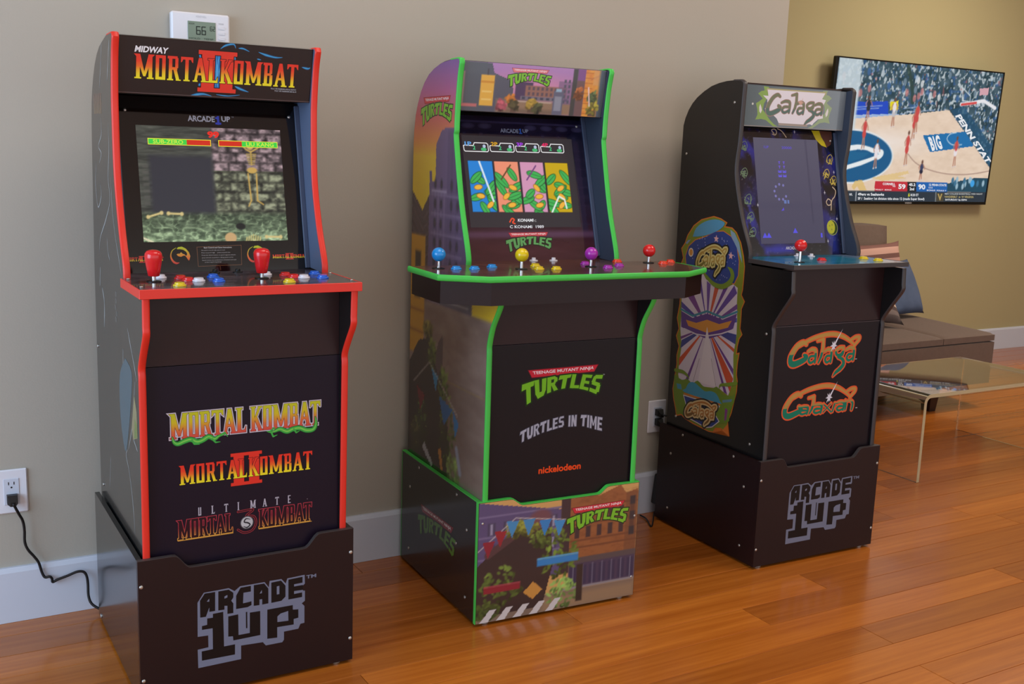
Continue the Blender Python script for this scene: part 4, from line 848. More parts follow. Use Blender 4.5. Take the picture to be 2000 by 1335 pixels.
def art_B():
    c = CAB['B']; t = c['root']; H = c['mH'] - .002
    # marquee: an evening street
    g = Grid(-.2165, .2165, .001, H, 190, 62, (168, 120, 172)); V = g.V / H
    g.C = np.array([150., 104, 164]) * (1 - V[..., None]) + np.array([178., 132, 190]) * V[..., None]; g.ell(.0, .062, .15, .035, (206, 140, 176), w=.04)
    B = lambda x: -.2165 + x * .433
    g.poly([(B(0), H), (B(.19), H), (B(.21), .1), (B(.34), .082), (B(.36), .0), (B(0), 0)], (86, 88, 102)); g.rect(B(0), .0, B(.16), H, (84, 90, 100)); g.rect(B(.0), .012, B(.11), .02, (190, 110, 110)); g.rect(B(.005), .02, B(.018), .1, (150, 130, 120))
    g.rect(B(.36), .034, B(.48), .082, (78, 58, 92)); g.rect(B(.43), .045, B(.72), .074, (150, 106, 92)); windows(g, B(.44), .046, B(.72), .074, 9, 2, (92, 76, 88)); g.rect(B(.40), .036, B(.74), .046, (118, 112, 126)); windows(g, B(.40), .036, B(.74), .046, 8, 1, (60, 62, 84))
    g.rect(B(.24), .0, B(.76), .034, (146, 118, 94), w=.01); g.rect(B(.3), .0, B(.7), .012, (120, 98, 82), w=.01); g.rect(B(.38), .030, B(.62), .0335, (188, 168, 150))
    g.rect(B(.66), .03, B(.76), .09, (120, 96, 130), a=.7); windows(g, B(.69), .03, B(.78), .098, 3, 5, (84, 84, 100)); g.rect(B(.755), .0, B(.79), H, (66, 66, 64)); g.rect(B(.79), .0, B(.845), H - .02, (112, 84, 84)); g.rect(B(.79), H - .03, B(.845), H, (128, 78, 140))
    g.rect(B(.845), 0, B(.955), H, (226, 158, 62)); n = fbm(g.U * 90, g.V * 90, 3); g.paint(((g.U > B(.845)) & (g.U < B(.955))) * np.clip(n - .35, 0, .6), (206, 96, 40))
    for j in range(9): g.rect(B(.845), .008 + j * .0135, B(.90), .0095 + j * .0135, (176, 96, 40))
    g.poly([(B(.885), .098), (B(.95), .108), (B(.95), .115), (B(.885), .103)], (196, 120, 60)); g.rect(B(.905), .085, B(.955), H, (214, 160, 100), a=.7); g.rect(B(.955), 0, B(1), H, (50, 62, 74)); g.rect(B(.95), 0, B(.97), H, (74, 92, 108), w=.01)
    # plain stand-ins where the picture has figures: a banner, planters, lamp post
    g.rect(B(.125), .016, B(.215), .094, (228, 176, 72)); g.rect(B(.125), .074, B(.215), .079, (206, 140, 48)); g.rect(B(.165), .094, B(.172), .11, (60, 56, 60)); g.rect(B(.137), .03, B(.203), .034, (240, 206, 120)); g.rect(B(.137), .05, B(.203), .054, (240, 206, 120))
    for k, (u, v, r, col) in enumerate(((.275, .018, .012, (196, 96, 110)), (.345, .036, .014, (206, 126, 50)), (.36, .020, .012, (92, 84, 52)), (.48, .024, .014, (176, 146, 60)), (.525, .014, .013, (84, 86, 52)), (.81, .062, .013, (186, 108, 56)), (.91, .052, .015, (92, 112, 66)), (.918, .024, .017, (160, 152, 56)))):
        g.rect(B(u) - r * .7, max(.002, v - r * 1.5), B(u) + r * .7, v - r * .4, (96, 74, 62)); leaves(g, B(u), v, r, r, 60 + k, 20, col)
    g.rect(B(.63), .0, B(.70), .064, (98, 100, 122)); g.rect(B(.64), .012, B(.69), .05, (140, 144, 160)); g.rect(B(.645), .062, B(.685), .07, (150, 184, 206)); g.line([(B(.875), .078), (B(.895), .03)], .004, (244, 214, 214))
    g.build('marquee_print', c['marquee'], c['fm'], M['gloss'])
    a = Art(); turtle_word(a, -.0185, .0905, .53, rim=(120, 20, 40), banner=(226, 120, 128)); a.build('marquee_logo', c['marquee'], c['fm'], M['gloss'], lift=.0006)
    # screen panel: dark purple alley print, lit screen in the middle
    g = Grid(-.2165, .2165, -.01, .39, 110, 100, (30, 24, 34)); V = (g.V + .01) / .4
    top = np.array([24., 20, 44]); bot = np.array([66., 30, 40]); k = np.clip(1.25 - V * 2.6, 0, 1)[..., None]; g.C = top * (1 - k) + bot * k; n = fbm(g.U * 12, g.V * 60, 3); g.C += (n[..., None] - .5) * 20
    for x in (-.15, -.10, .04, .09, .14, .19): g.ell(x, .362, .018, .007, (66, 62, 96), a=.8); g.rect(x - .02, .30, x - .006, .345, (40, 36, 66), a=.7)
    g.rect(-.2165, .372, .2165, .376, (58, 52, 88)); g.rect(.17, .07, .19, .33, (46, 36, 60), a=.8)
    for j in range(9): g.rect(.168, .09 + j * .026, .2165, .094 + j * .026, (50, 40, 64), a=.6)
    g.rect(-.2165, .055, .2165, .072, (86, 58, 84), w=.01); g.build('screen_panel_print', c['bezel'], c['fp'], M['plexi'])
    g = Grid(-.1725, .1685, .0832, .3345, 200, 150, (50, 45, 49)); P0 = (-.1625, -.0845, -.006, .0725); V0, V1 = .1248, .2652; W_ = .0745
    for i, (u, col) in enumerate(zip(P0, ((34, 126, 206), (232, 142, 112), (206, 146, 178), (196, 162, 14)))):
        g.rect(u, V0, u + W_, V1, (16, 14, 16)); g.rect(u + .001, V0 + .0005, u + W_ - .001, V1 - .0005, col)
        ins = ((g.U > u + .001) & (g.U < u + W_ - .001) & (g.V > V0) & (g.V < V1)); keep = g.C.copy()
        r2 = random.Random(40 + i)
        for q in range(9):   # broad abstract leaves
            x, y = u + W_ * r2.uniform(.15, .95), V0 + .105 * (q / 9) + r2.uniform(-.004, .012); rt = r2.uniform(-1.1, 1.1); ln = r2.uniform(.018, .030)
            g.ell(x, y, ln, .0105, (20, 66, 32), rt); g.ell(x, y, ln * .93, .009, (64, 172, 82), rt); g.line([(x - ln * .8 * math.cos(rt), y - ln * .8 * math.sin(rt)), (x + ln * .8 * math.cos(rt), y + ln * .8 * math.sin(rt))], .0012, (28, 96, 48))
        for q in range(3): x, y, rt = u + W_ * r2.uniform(.3, .75), V0 + .02 + q * .024, r2.uniform(-.9, .9); g.ell(x, y, .013, .0075, (130, 70, 16), rt); g.ell(x, y, .0118, .0063, (236, 176, 60), rt)
        if i == 0: g.line([(u + .034, V1), (u + .066, V0 + .03)], .0055, (216, 226, 236))
        if i == 3: g.line([(u + .008, V0 + .0), (u + .035, V0 + .045), (u + .052, V0 + .036), (u + .056, V0 + .012)], .005, (226, 230, 226))
        if i in (1, 2): g.line([(u + .05, V1 - .01), (u + .018, V1 - .05)], .004, (112, 66, 120) if i == 2 else (96, 70, 40))
        g.C = np.where(ins[..., None], g.C, keep)
    g.build('lit_screen', c['bezel'], c['fp'], M['lcd'], lift=.0006)
    for i, (n, col) in enumerate((('1P', (96, 160, 226)), ('2P', (214, 160, 30)), ('3P', (160, 60, 220)), ('4P', (222, 40, 96)))):
        a = Art(); u = -.1685 + i * .0785; v = .2905 + i * .0012
        a.stroke([(u + .028, v + .016), (u + .032, v + .024), (u + .068, v + .024), (u + .072, v + .0205), (u + .0725, v + .003), (u + .069, v), (u + .003, v), (u, v + .003), (u - .001, v + .015), (u + .002, v + .0165), (u + .028, v + .016)], .0024, (226, 224, 226))
        a.text(n, u + .003, v + .0155, .020, .011, col, bold=.03); a.text('2', u + .026, v + .005, .008, .011, (70, 196, 130), bold=.02)
        a.disc(u + .0585, v + .0065, .0085, .0050, (70, 176, 110)); a.disc(u + .0605, v + .0150, .0045, .0048, (178, 190, 216)); a.build('score_box', c['bezel'], c['fp'], M['lcd'], lift=.0010)
    a = Art()
    a.text('KONAMI', -.0300, .0985, .0480, .0085, (222, 222, 226), bold=.03, shear=.15); a.text('C', .0215, .0985, .006, .0055, (200, 200, 204)); a.text('C KONAMI  1989', -.0560, .0805, .105, .0082, (214, 214, 220), bold=.02)
    a.stroke(spline([(-.0545, .098), (-.047, .1075), (-.0405, .104), (-.046, .0965), (-.0395, .0935)], 4), .004, (226, 76, 44))
    a.build('maker_credit', c['bezel'], c['fp'], M['lcd'], lift=.0010)
    a = Art(); a.text('ARCADE', -.0540, .3455, .056, .0115, (132, 140, 164), bold=.03); a.text('UP', .0150, .3475, .018, .010, (132, 140, 164), bold=.03); a.convex([R(.0065, .0100, .344, .3585), R(.004, .0130, .344, .347), R(.0045, .0095, .3545, .3575)], (52, 96, 190)); a.build('brand_lettering', c['bezel'], c['fp'], M['plexi'], lift=.0007); a = Art()
    turtle_word(a, .0015, .0405, .585, fill=(96, 164, 96), dark=(30, 44, 30), banner=(206, 74, 86)); a.build('screen_panel_logo', c['bezel'], c['fp'], M['plexi'], lift=.0007)
    # kick panel
    a = Art(); a.rect(-.2155, .306, .2155, .735, (26, 19, 22)); turtle_word(a, 0, .62, 1.)
    bot = ([0, .25, .5, .75, 1], [.4775, .4985, .5095, .506, .4865]); tops = ([0, .25, .5, .75, 1], [.5095, .5300, .5395, .5390, .5245])
    word(a, CHUNK, 'TURTLES IN TIME', lambda p, q: (-.1255 + p * .248, np.interp(p, *bot) + (np.interp(p, *tops) - np.interp(p, *bot)) * q), (60, 60, 74), .0012, gap=.05)
    word(a, CHUNK, 'TURTLES IN TIME', lambda p, q: (-.1255 + p * .248, np.interp(p, *bot) + (np.interp(p, *tops) - np.interp(p, *bot)) * q), (168, 170, 186), -.0006, gap=.05)
    a.text('nickelodeon', -.0675, .3890, .1285, .0185, (236, 78, 30), bold=.03); a.text('TM', .117, .640, .005, .003, (200, 200, 200)); a.build('kick_panel_print', c['kick'], c['fl'], M['print'])
    # side panel: sunset over a brick street
    g = Grid(-.505, .05, .3, 1.4405, 92, 210, edges=lambda v: (-back_y('B', v) + .0006, -front_y('B', v) - .0006)); sky = ramp([(1.10, (226, 190, 40)), (1.19, (226, 186, 50)), (1.235, (222, 140, 74)), (1.30, (204, 96, 96)), (1.36, (184, 92, 142)), (1.44, (124, 84, 152))])
    rows = np.array([sky(v) for v in g.V[:, 0]]); g.C[:] = rows[:, None, :]
    S2 = lambda z, pts: [(-y, zz) if False else (y, zz) for y, zz in pts]
    brick = (92, 78, 104)
    g.poly([(-.51, 1.10), (-.43, 1.045), (-.37, 1.105), (-.32, 1.12), (-.32, .78), (-.51, .78)], (80, 62, 66))
    for q in range(7): g.line([(-.51, 1.09 - q * .03), (-.425, 1.02 - q * .028), (-.35, 1.07 - q * .03)], .004, (104, 86, 92), a=.7)
    g.poly([(-.385, .80), (-.385, 1.155), (-.372, 1.155), (-.366, 1.125), (-.345, 1.125), (-.345, 1.225), (-.31, 1.262), (-.27, 1.27), (-.15, 1.27), (-.15, .80)], (104, 84, 120)); g.rect(-.36, .79, -.27, 1.105, (112, 92, 128)); g.rect(-.27, .79, -.1, 1.262, (92, 74, 108))
    for u in (-.355, -.335, -.315, -.295, -.275, -.24, -.21): g.line([(u, .80), (u, 1.10 if u < -.27 else 1.24)], .0035, (76, 60, 92), a=.8)
    for q in range(6):
        z = .83 + q * .052; g.rect(-.37, z, -.17, z + .005, (136, 118, 150), a=.8)
        for u in (-.345, -.305, -.24, -.20): g.ell(u, z + .03, .008, .014, (52, 44, 66)); 
    g.rect(-.37, 1.098, -.27, 1.106, (150, 132, 160)); g.rect(-.51, .60, .05, .80, (150, 128, 116), w=.01); n = fbm(g.U * 14, g.V * 30, 7); g.paint((g.V < .80) * np.clip(n - .3, 0, .5), (112, 86, 76))
    g.rect(-.30, .80, -.1, .905, (92, 88, 100)); 
    for q in range(4): g.rect(-.30, .81 + q * .025, -.12, .816 + q * .025, (140, 136, 146))
    # plain stand-ins for the figures: a yellow shop banner, a dark bank of earth, hedges and cloth pennants
    g.rect(-.51, .30, .05, .602, (134, 112, 100), w=.01); n = fbm(g.U * 14, g.V * 30, 17); g.paint((g.V < .61) * np.clip(n - .3, 0, .5), (104, 80, 72))
    g.rect(-.51, .64, -.405, .975, (206, 150, 36)); g.rect(-.475, .80, -.435, .93, (66, 56, 44), w=.01); g.rect(-.51, .70, -.405, .708, (168, 112, 30)); g.rect(-.51, .76, -.405, .768, (168, 112, 30))
    g.poly([(-.51, .60), (-.44, .68), (-.36, .70), (-.29, .655), (-.26, .56), (-.22, .45), (-.21, .32), (-.51, .32)], (58, 44, 42)); g.poly([(-.33, .64), (-.30, .70), (-.275, .72), (-.27, .64), (-.30, .60)], (92, 74, 74))
    for k, (u, v, a, b, col) in enumerate(((-.345, .655, .022, .05, (116, 132, 50)), (-.265, .575, .03, .06, (112, 136, 54)), (-.375, .72, .03, .02, (140, 128, 56)), (-.235, .46, .052, .10, (104, 126, 46)), (-.415, .44, .045, .08, (92, 110, 52)), (-.19, .36, .04, .055, (140, 168, 84)), (-.455, .40, .03, .05, (98, 94, 56)))): leaves(g, u, v, a, b, 100 + k, 60, col)
    g.poly([(-.345, .62), (-.30, .60), (-.315, .555)], (62, 140, 186)); g.poly([(-.29, .55), (-.20, .53), (-.255, .475)], (46, 108, 170)); g.poly([(-.20, .53), (-.16, .50), (-.18, .455)], (54, 120, 170)); g.poly([(-.45, .55), (-.385, .53), (-.42, .48)], (120, 34, 42)); g.line([(-.47, .555), (-.36, .63), (-.17, .52)], .003, (190, 180, 170))
    g.poly([(-.40, .375), (-.33, .335), (-.325, .35), (-.385, .395)], (176, 174, 180)); g.poly([(-.29, .40), (-.27, .345), (-.255, .35), (-.27, .405)], (196, 134, 56)); g.line([(-.17, .43), (-.145, .37)], .018, (150, 152, 164))
    g.build('side_print', c['sides'][0], side_frame('B'), M['gloss']); a = Art(); turtle_word(a, -.3445, 1.3085, .83, sx=.85); a.build('side_logo', c['sides'][0], side_frame('B'), M['gloss'], lift=.0006)
    # riser front: brick street with shrubs
    w = c['RW'] / 2 - .001; fr = FU
    g = Grid(-w, w, .0085, .3345, 190, 128, (206, 160, 96)); U, V = g.U, g.V; X = lambda x: -w + x * 2 * w; Y = lambda y: .008 + y * .327
    g.poly([(X(0), Y(1)), (X(.14), Y(.96)), (X(.50), Y(.86)), (X(.52), Y(.3)), (X(0), Y(.3))], (88, 76, 116)); windows(g, X(.03), Y(.5), X(.50), Y(.86), 5, 2, (70, 64, 92)); windows(g, X(.03), Y(.5), X(.50), Y(.86), 5, 2, (150, 144, 170), .16, .5)
    for z in (.52, .70, .87): g.rect(X(0), Y(z), X(.5), Y(z) + .005, (116, 104, 140))
    g.rect(X(.5), Y(.3), X(.56), Y(.98), (60, 44, 48)); g.poly([(X(.56), Y(.93)), (X(.70), Y(.96)), (X(.74), Y(.93)), (X(.88), Y(1)), (X(.92), Y(.92)), (X(1), Y(.95)), (X(1), Y(.38)), (X(.56), Y(.38))], (150, 92, 52)); n = fbm(U * 60, V * 140, 5); g.paint((U > X(.56)) * (V > Y(.38)) * (V < Y(.96)) * np.clip(n - .42, 0, .5), (112, 62, 36))
    for z in (.50, .56, .70, .84): g.rect(X(.56), Y(z), X(1), Y(z) + .0045, (112, 64, 40))
    windows(g, X(.57), Y(.57), X(1), Y(.70), 6, 1, (64, 46, 48), .42, .75); windows(g, X(.57), Y(.72), X(1), Y(.84), 6, 1, (72, 52, 50), .42, .7); g.rect(X(.92), Y(.4), X(1), Y(.93), (112, 70, 46), a=.6); windows(g, X(.93), Y(.52), X(1), Y(.92), 1, 3, (54, 46, 50), .5, .55)
    g.rect(X(.56), Y(.16), X(1), Y(.40), (70, 58, 84)); windows(g, X(.56), Y(.17), X(1), Y(.36), 7, 1, (54, 48, 78), .72, .86); windows(g, X(.56), Y(.17), X(1), Y(.36), 7, 1, (126, 124, 142), .08, .95); g.rect(X(.56), Y(.37), X(1), Y(.42), (86, 74, 76)); g.rect(X(.50), Y(.15), X(1), Y(.172), (140, 134, 140)); g.rect(X(.0), 0, X(1), Y(.15), (126, 106, 92)); g.rect(X(.4), Y(0), X(1), Y(.12), (150, 122, 94), w=.02)
    g.poly([(X(0), Y(.48)), (X(.10), Y(.60)), (X(.22), Y(.72)), (X(.34), Y(.78)), (X(.44), Y(.70)), (X(.46), Y(.4)), (X(.4), Y(.05)), (X(0), Y(.05))], (54, 40, 40)); g.line([(X(.06), Y(.56)), (X(.20), Y(.68))], .02, (84, 56, 58)); g.ell(X(.37), Y(.80), .035, .026, (112, 72, 80), .2, w=.01)
    for k, (u, v, a, b, col) in enumerate(((.26, .74, .05, .022, (146, 150, 58)), (.42, .63, .055, .026, (106, 126, 50)), (.50, .44, .062, .055, (112, 138, 50)), (.15, .29, .064, .055, (98, 120, 50)), (.53, .13, .046, .045, (140, 178, 90)), (.06, .09, .036, .022, (84, 100, 44)))): leaves(g, X(u), Y(v), a, b, 140 + k, 70, col)
    g.rect(X(.615), Y(.04), X(.655), Y(.36), (52, 40, 36)); g.line([(X(.0), Y(.60)), (X(.22), Y(.84)), (X(.56), Y(.76))], .0022, (210, 200, 190))
    for u, v, col in ((.06, .655, (140, 34, 50)), (.13, .73, (150, 36, 46)), (.20, .80, (64, 138, 190)), (.30, .795, (62, 134, 186)), (.40, .772, (48, 128, 196)), (.49, .752, (60, 140, 200))): g.poly([(X(u - .035), Y(v + .02)), (X(u + .04), Y(v + .015)), (X(u), Y(v - .12))], col)
    g.rect(X(.36), Y(.40), X(.62), Y(.455), (46, 128, 196)); g.rect(X(.36), Y(.455), X(.62), Y(.47), (90, 164, 214)); g.rect(X(.04), Y(.24), X(.26), Y(.29), (140, 32, 48)); g.rect(X(.04), Y(.29), X(.26), Y(.302), (176, 66, 80))
    for q in range(5): g.poly([(X(.02 + q * .10), Y(.0)), (X(.07 + q * .10), Y(.0)), (X(.12 + q * .10), Y(.10)), (X(.08 + q * .10), Y(.10))], (206, 200, 200))
    g.poly([(X(.28), Y(.20)), (X(.34), Y(.28)), (X(.40), Y(.20)), (X(.34), Y(.13))], (200, 142, 66))
    # keep the print inside the scooped top edge
    top = sorted(set((round(p[0], 5), p[1]) for p in c['rpts'] if p[1] > .2)); lim = np.interp(g.U, [p[0] for p in top], [p[1] for p in top]) - .001; g.V = .0085 + (g.V - .0085) * np.minimum(1, 1.) ; g.V = np.minimum(g.V, lim)
    g.build('riser_print', c['rfront'], fr, M['gloss']); a = Art(); turtle_word(a, .1195, .2490, .80); a.build('riser_logo', c['rfront'], fr, M['gloss'], lift=.0006)
    a = Art(); turtle_word(a, -.2560, .1690, 1.02, fill=(84, 140, 48), dark=(24, 40, 18), sx=1.06, banner=(136, 48, 60)); a.build('riser_side_logo', c['rsides'][0], rside_frame('B'), M['gloss'])
    # deck print: brown boards with worn paint
    o = c['dpoly']; g = Grid(-.387, .387, -.1075, .139, 170, 60, (96, 66, 56)); 
    lim = np.interp(np.abs(g.U), [0, .285, .388], [-.1075, -.1075, -.0415]); g.V = lim + (.139 - lim) * (g.V + .1075) / .2465
    n = fbm(g.U * 8, g.V * 90, 2); n2 = fbm(g.U * 14, g.V * 20, 8); g.C = np.stack([70 + 46 * n, 46 + 34 * n, 40 + 28 * n], -1) * (.75 + .5 * n2)[..., None]
    for q in range(7): g.line([(-.39, -.1 + q * .036), (.39, -.1 + q * .036)], .0016, (44, 30, 28))
    g.build('control_panel_print', c['panel'], deck_frame('B'), M['deck']); w = c['W'] / 2 - TH - .001
    g2 = Grid(-w, w, .1388, c['plexi'][0] + .004, 60, 14, (84, 58, 50)); n = fbm(g2.U * 8, g2.V * 90, 2); g2.C = np.stack([70 + 46 * n, 46 + 34 * n, 40 + 28 * n], -1); g2.build('control_panel_print', c['panel'], deck_frame('B'), M['deck'])

# ------------------------------------------------------------------ art of the space-shooter cabinet
def art_C():
    c = CAB['C']; t = c['root']; wi = c['W'] / 2 - TH - .001
    # marquee
    a = Art(); a.poly([(-wi, .001), (wi, .001), (wi, c['mH'] - .003), (-wi, c['mH'] - .003)], lambda u, v: mixc((66, 76, 78), (118, 128, 136), (u + .2) / .4))
    for s in (-1, 1):
        f = lambda pts: pts if s < 0 else [(-u + .006, v) for u, v in pts]; shade = (126, 158, 50) if s < 0 else (140, 158, 112)
        a.poly(f([(-.128, .1205), (-.108, .1195), (-.104, .098), (-.112, .085), (-.121, .070), (-.124, .052), (-.111, .040), (-.092, .022), (-.074, .010), (-.060, .004), (-.078, .004), (-.092, .012), (-.108, .021), (-.128, .024), (-.150, .021), (-.143, .036), (-.146, .052), (-.153, .069), (-.138, .077), (-.128, .084), (-.140, .093), (-.148, .098), (-.136, .106), (-.124, .108)]), shade)
        a.poly(f([(-.136, .068), (-.131, .060), (-.127, .050), (-.131, .040), (-.137, .046), (-.139, .058)]), (214, 208, 206))
    out = [(-.112, .1115), (.124, .1125), (.113, .094), (.130, .092), (.120, .074), (.121, .050), (.125, .036), (.104, .032), (.088, .020), (.082, .0125), (.072, .016), (.060, .0140), (-.056, .0145), (-.066, .028), (-.082, .038), (-.098, .047), (-.116, .054), (-.107, .066), (-.110, .082), (-.128, .0935), (-.107, .093)]
    a.poly(hull_grow([(-.112, .1115), (.124, .1125), (.120, .108), (-.108, .107)], .0042), (166, 156, 104)); a.rect(-.056, .0075, .062, .0150, (150, 134, 120)); a.poly(out, (218, 212, 220))
    P = [(-0.1092,0.0086),(0.1282,0.0073),(-0.124,0.1262)]; mp = lambda x, y: (P[0][0] + (P[1][0] - P[0][0]) * x + (P[2][0] - P[0][0]) * y / .63, P[0][1] + (P[1][1] - P[0][1]) * x + (P[2][1] - P[0][1]) * y / .63)
    body = [('a', .275, .145, .205, .185), ('l', .455, .085, .205, .31), ('a', .54, .12, .20, .185), ('g', .67, .165, .03, .365), ('a', .85, .135, .205, .18)]
    galaxy_word(a, mp, .205, (150, 112, 100), (104, 106, 66), (64, 92, 78), .26, body, swoosh=False, star=False, ew=.010, thick=.8)
    a.convex([[(.034, .095), (.026, .078), (.031, .078)], [(.027, .088), (.029, .07), (.016, .079)], [(.014, .084), (.040, .080), (.026, .074)]], (196, 150, 130))
    a.disc(-.1655, .067, .0035, .0035, (206, 208, 200)); a.rect(-wi, .001, wi, .0032, (140, 126, 120)); a.build('marquee_print', c['marquee'], c['fm'], M['gloss'])
    # screen panel: deep space print
    g = Grid(-wi, wi, -.01, .392, 130, 120, (14, 13, 20)); U, V = g.U, g.V; n = fbm(U * 22 + V * 16, V * 8 - U * 16, 3); m = np.clip((n - .46) * 6, 0, 1); dg = np.clip((fbm(U * 9, V * 9, 6) - .3) * 3, 0, 1)
    g.paint(m * dg * .9, (44, 48, 158)); g.rect(-.12, .004, .0, .03, (42, 46, 170), w=.02, a=.9); g.rect(.155, .0, .19, .12, (40, 52, 150), w=.03, a=.8); g.rect(-.21, .30, -.17, .372, (44, 50, 150), w=.02, a=.8)
    for i in range(420): x, y = RNG.uniform(-wi, wi), RNG.uniform(0, .39); g.ell(x, y, .0012, .0012, (150, 150, 150), a=.5)
    g.build('screen_panel_print', c['bezel'], c['fp'], M['plexi'])
    g = Grid(-.1315, .1335, .0355, .3635, 60, 70, (76, 72, 92)); g.C += np.clip((g.V - .05)[..., None] * 60 - 8, -10, 10) * np.array([1, 1, .8]); g.rect(-.14, .15, .14, .155, (60, 56, 82), w=.03, a=.3); g.line([(.082, .36), (.09, .10)], .004, (52, 48, 70), a=.6)
    g.build('lit_screen', c['bezel'], c['fp'], M['lcd'], lift=.0006)
    vi = (92, 76, 206); LC = lambda n: a.build(n, c['bezel'], c['fp'], M['lcd'], lift=.0010)
    a = Art(); a.text('1UP', -.091, .331, .019, .008, vi); LC('score_text'); a = Art(); a.text('20000', -.019, .331, .041, .008, vi); LC('score_text'); a = Art()
    for j in range(4):
        for i in range(2):
            x, y = -.0335 + i * .0185, .283 - j * .0135
            if j < 2: a.convex([R(x - .0015, x + .0015, y, y + .009), R(x - .004, x + .004, y + .006, y + .0085)], (104, 84, 200))
            else: a.convex([[(x - .0065, y), (x + .0065, y), (x, y + .0075)], R(x - .007, x - .004, y, y + .008), R(x + .004, x + .007, y, y + .008)], (100, 88, 214))
    LC('pixel_formation'); a = Art()
    for k in range(8): an = math.radians(60 + k * 38); a.disc(-.037 + .025 * math.cos(an), .196 + .024 * math.sin(an), .0042, .0042, (116, 112, 170))
    a.convex([R(-.026, -.016, .160, .171), R(-.012, -.005, .160, .171)], (98, 116, 172)); a.convex([[(-.040, .137), (-.028, .139), (-.030, .148)]], (92, 76, 200)); LC('pixel_formation')
    for x, y in ((.011, .068), (-.114, .054), (-.098, .054)): a = Art(); a.convex([[(x - .010, y), (x + .010, y), (x, y + .016)]], (84, 78, 214)); LC('pixel_ship')
    a = Art(); a.convex([R(.117, .124, .053, .067)], (84, 78, 214)); LC('pixel_flag')
    a = Art(); a.text('ARCADE 1UP', -.0340, .0165, .0640, .0095, (190, 188, 200), bold=.03); a.build('brand_lettering', c['bezel'], c['fp'], M['plexi'], lift=.0007); a = Art()
    a.poly([(.112, .3935), (.128, .365), (.150, .347), (.172, .341), (.190, .350), (.199, .372), (.199, .3935)], (92, 56, 44)); a.poly([(.112, .3935), (.128, .365), (.150, .347), (.172, .341), (.164, .358), (.152, .374), (.145, .3935)], (196, 180, 30))
    a.build('printed_planet', c['bezel'], c['fp'], M['plexi'], lift=.0007); a = Art(); a.disc(.1690, .084, .0235, .0250, (170, 174, 110)); a.disc(.1685, .084, .0220, .0235, (50, 70, 30)); a.disc(.1640, .0855, .0170, .0215, (176, 178, 40))
    for x, y in ((.158, .090), (.166, .078), (.169, .093)): a.disc(x, y, .003, .003, (140, 140, 40))
    a.build('printed_planet', c['bezel'], c['fp'], M['plexi'], lift=.0007)
    for x, y in ((.178, .300), (.159, .253), (.187, .232), (-.173, .332), (-.180, .250), (-.172, .170), (-.168, .115), (-.165, .068)):
        a = Art(); ye = (188, 168, 76) if x > 0 else (104, 130, 104); r2 = random.Random(int(x * 9000 + y * 7000))
        a.stroke(spline([(x - .012, y - .004), (x - .004, y + .012), (x + .010, y + .018), (x + .016, y + .004), (x + .008, y - .010)], 4), .0022, ye)
        for k in range(9): a.stroke([(x + r2.uniform(-.012, .012), y + r2.uniform(-.014, .010)), (x + r2.uniform(-.012, .012), y + r2.uniform(-.014, .010))], .0026, ye)
        a.build('printed_squiggle', c['bezel'], c['fp'], M['plexi'], lift=.0007)
    for pts in ([(-.045, .378), (-.054, .388), (-.042, .392), (-.034, .384), (-.040, .374), (-.052, .376)], [(-.030, .394), (-.012, .386), (.004, .368)], [(.184, .214), (.196, .202), (.190, .184), (.176, .170), (.170, .140)], [(.160, .176), (.152, .166), (.158, .156), (.170, .158), (.172, .170), (.162, .176)]): a = Art(); a.stroke(spline(pts, 4), .0032, (196, 176, 150)); a.build('printed_squiggle', c['bezel'], c['fp'], M['plexi'], lift=.0007)
    for x, y in ((.040, .386), (-.133, .155), (.148, .196), (.195, .262), (.192, .112), (.146, .041)):
        a = Art(); a.convex([[(x, y + .007), (x - .0015, y), (x, y - .007), (x + .0015, y)], [(x - .005, y), (x, y + .0012), (x + .005, y), (x, y - .0012)]], (200, 200, 214)); a.build('printed_star', c['bezel'], c['fp'], M['plexi'], lift=.0007)
    # kick panel
    a = Art(); a.rect(-wi, .306, wi, .735, (27, 18, 24)); a.stroke([(-wi, .7345), (wi, .7345)], .0016, (92, 80, 84))
    def fitmap(o, ux, uy):  # gl pixels -> panel, as an affine map in the unit box
        return lambda x, y: (o[0] + ux[0] * x + uy[0] * y, o[1] + ux[1] * x + uy[1] * y)
    P = [(-0.1515,0.5822),(0.1491,0.5603),(-0.1661,0.7204)]; mp = fitmap(P[0], (P[1][0] - P[0][0], P[1][1] - P[0][1]), ((P[2][0] - P[0][0]) / .63, (P[2][1] - P[0][1]) / .63))
    s = P[1][0] - P[0][0]; galaxy_word(a, mp, s * .96, (226, 92, 50), (190, 150, 76), (16, 120, 96), .30, WORD1)
    P = [(-0.1575,0.4231),(0.1521,0.3929),(-0.1724,0.5663)]; mp = fitmap(P[0], (P[1][0] - P[0][0], P[1][1] - P[0][1]), ((P[2][0] - P[0][0]) / .63, (P[2][1] - P[0][1]) / .63)); s = P[1][0] - P[0][0]
    galaxy_word(a, mp, s * .9, (226, 92, 50), (190, 142, 76), (16, 120, 96), .27, WORD2)
    for x, y in [(0.1247,0.6189),(0.146,0.4626)]: a.rect(x - .004, y - .0012, x + .004, y + .0012, (196, 190, 196))
    a.build('kick_panel_print', c['kick'], c['fl'], M['print'])
    # flame-bordered art on the side
    F = side_frame('C'); a = Art()
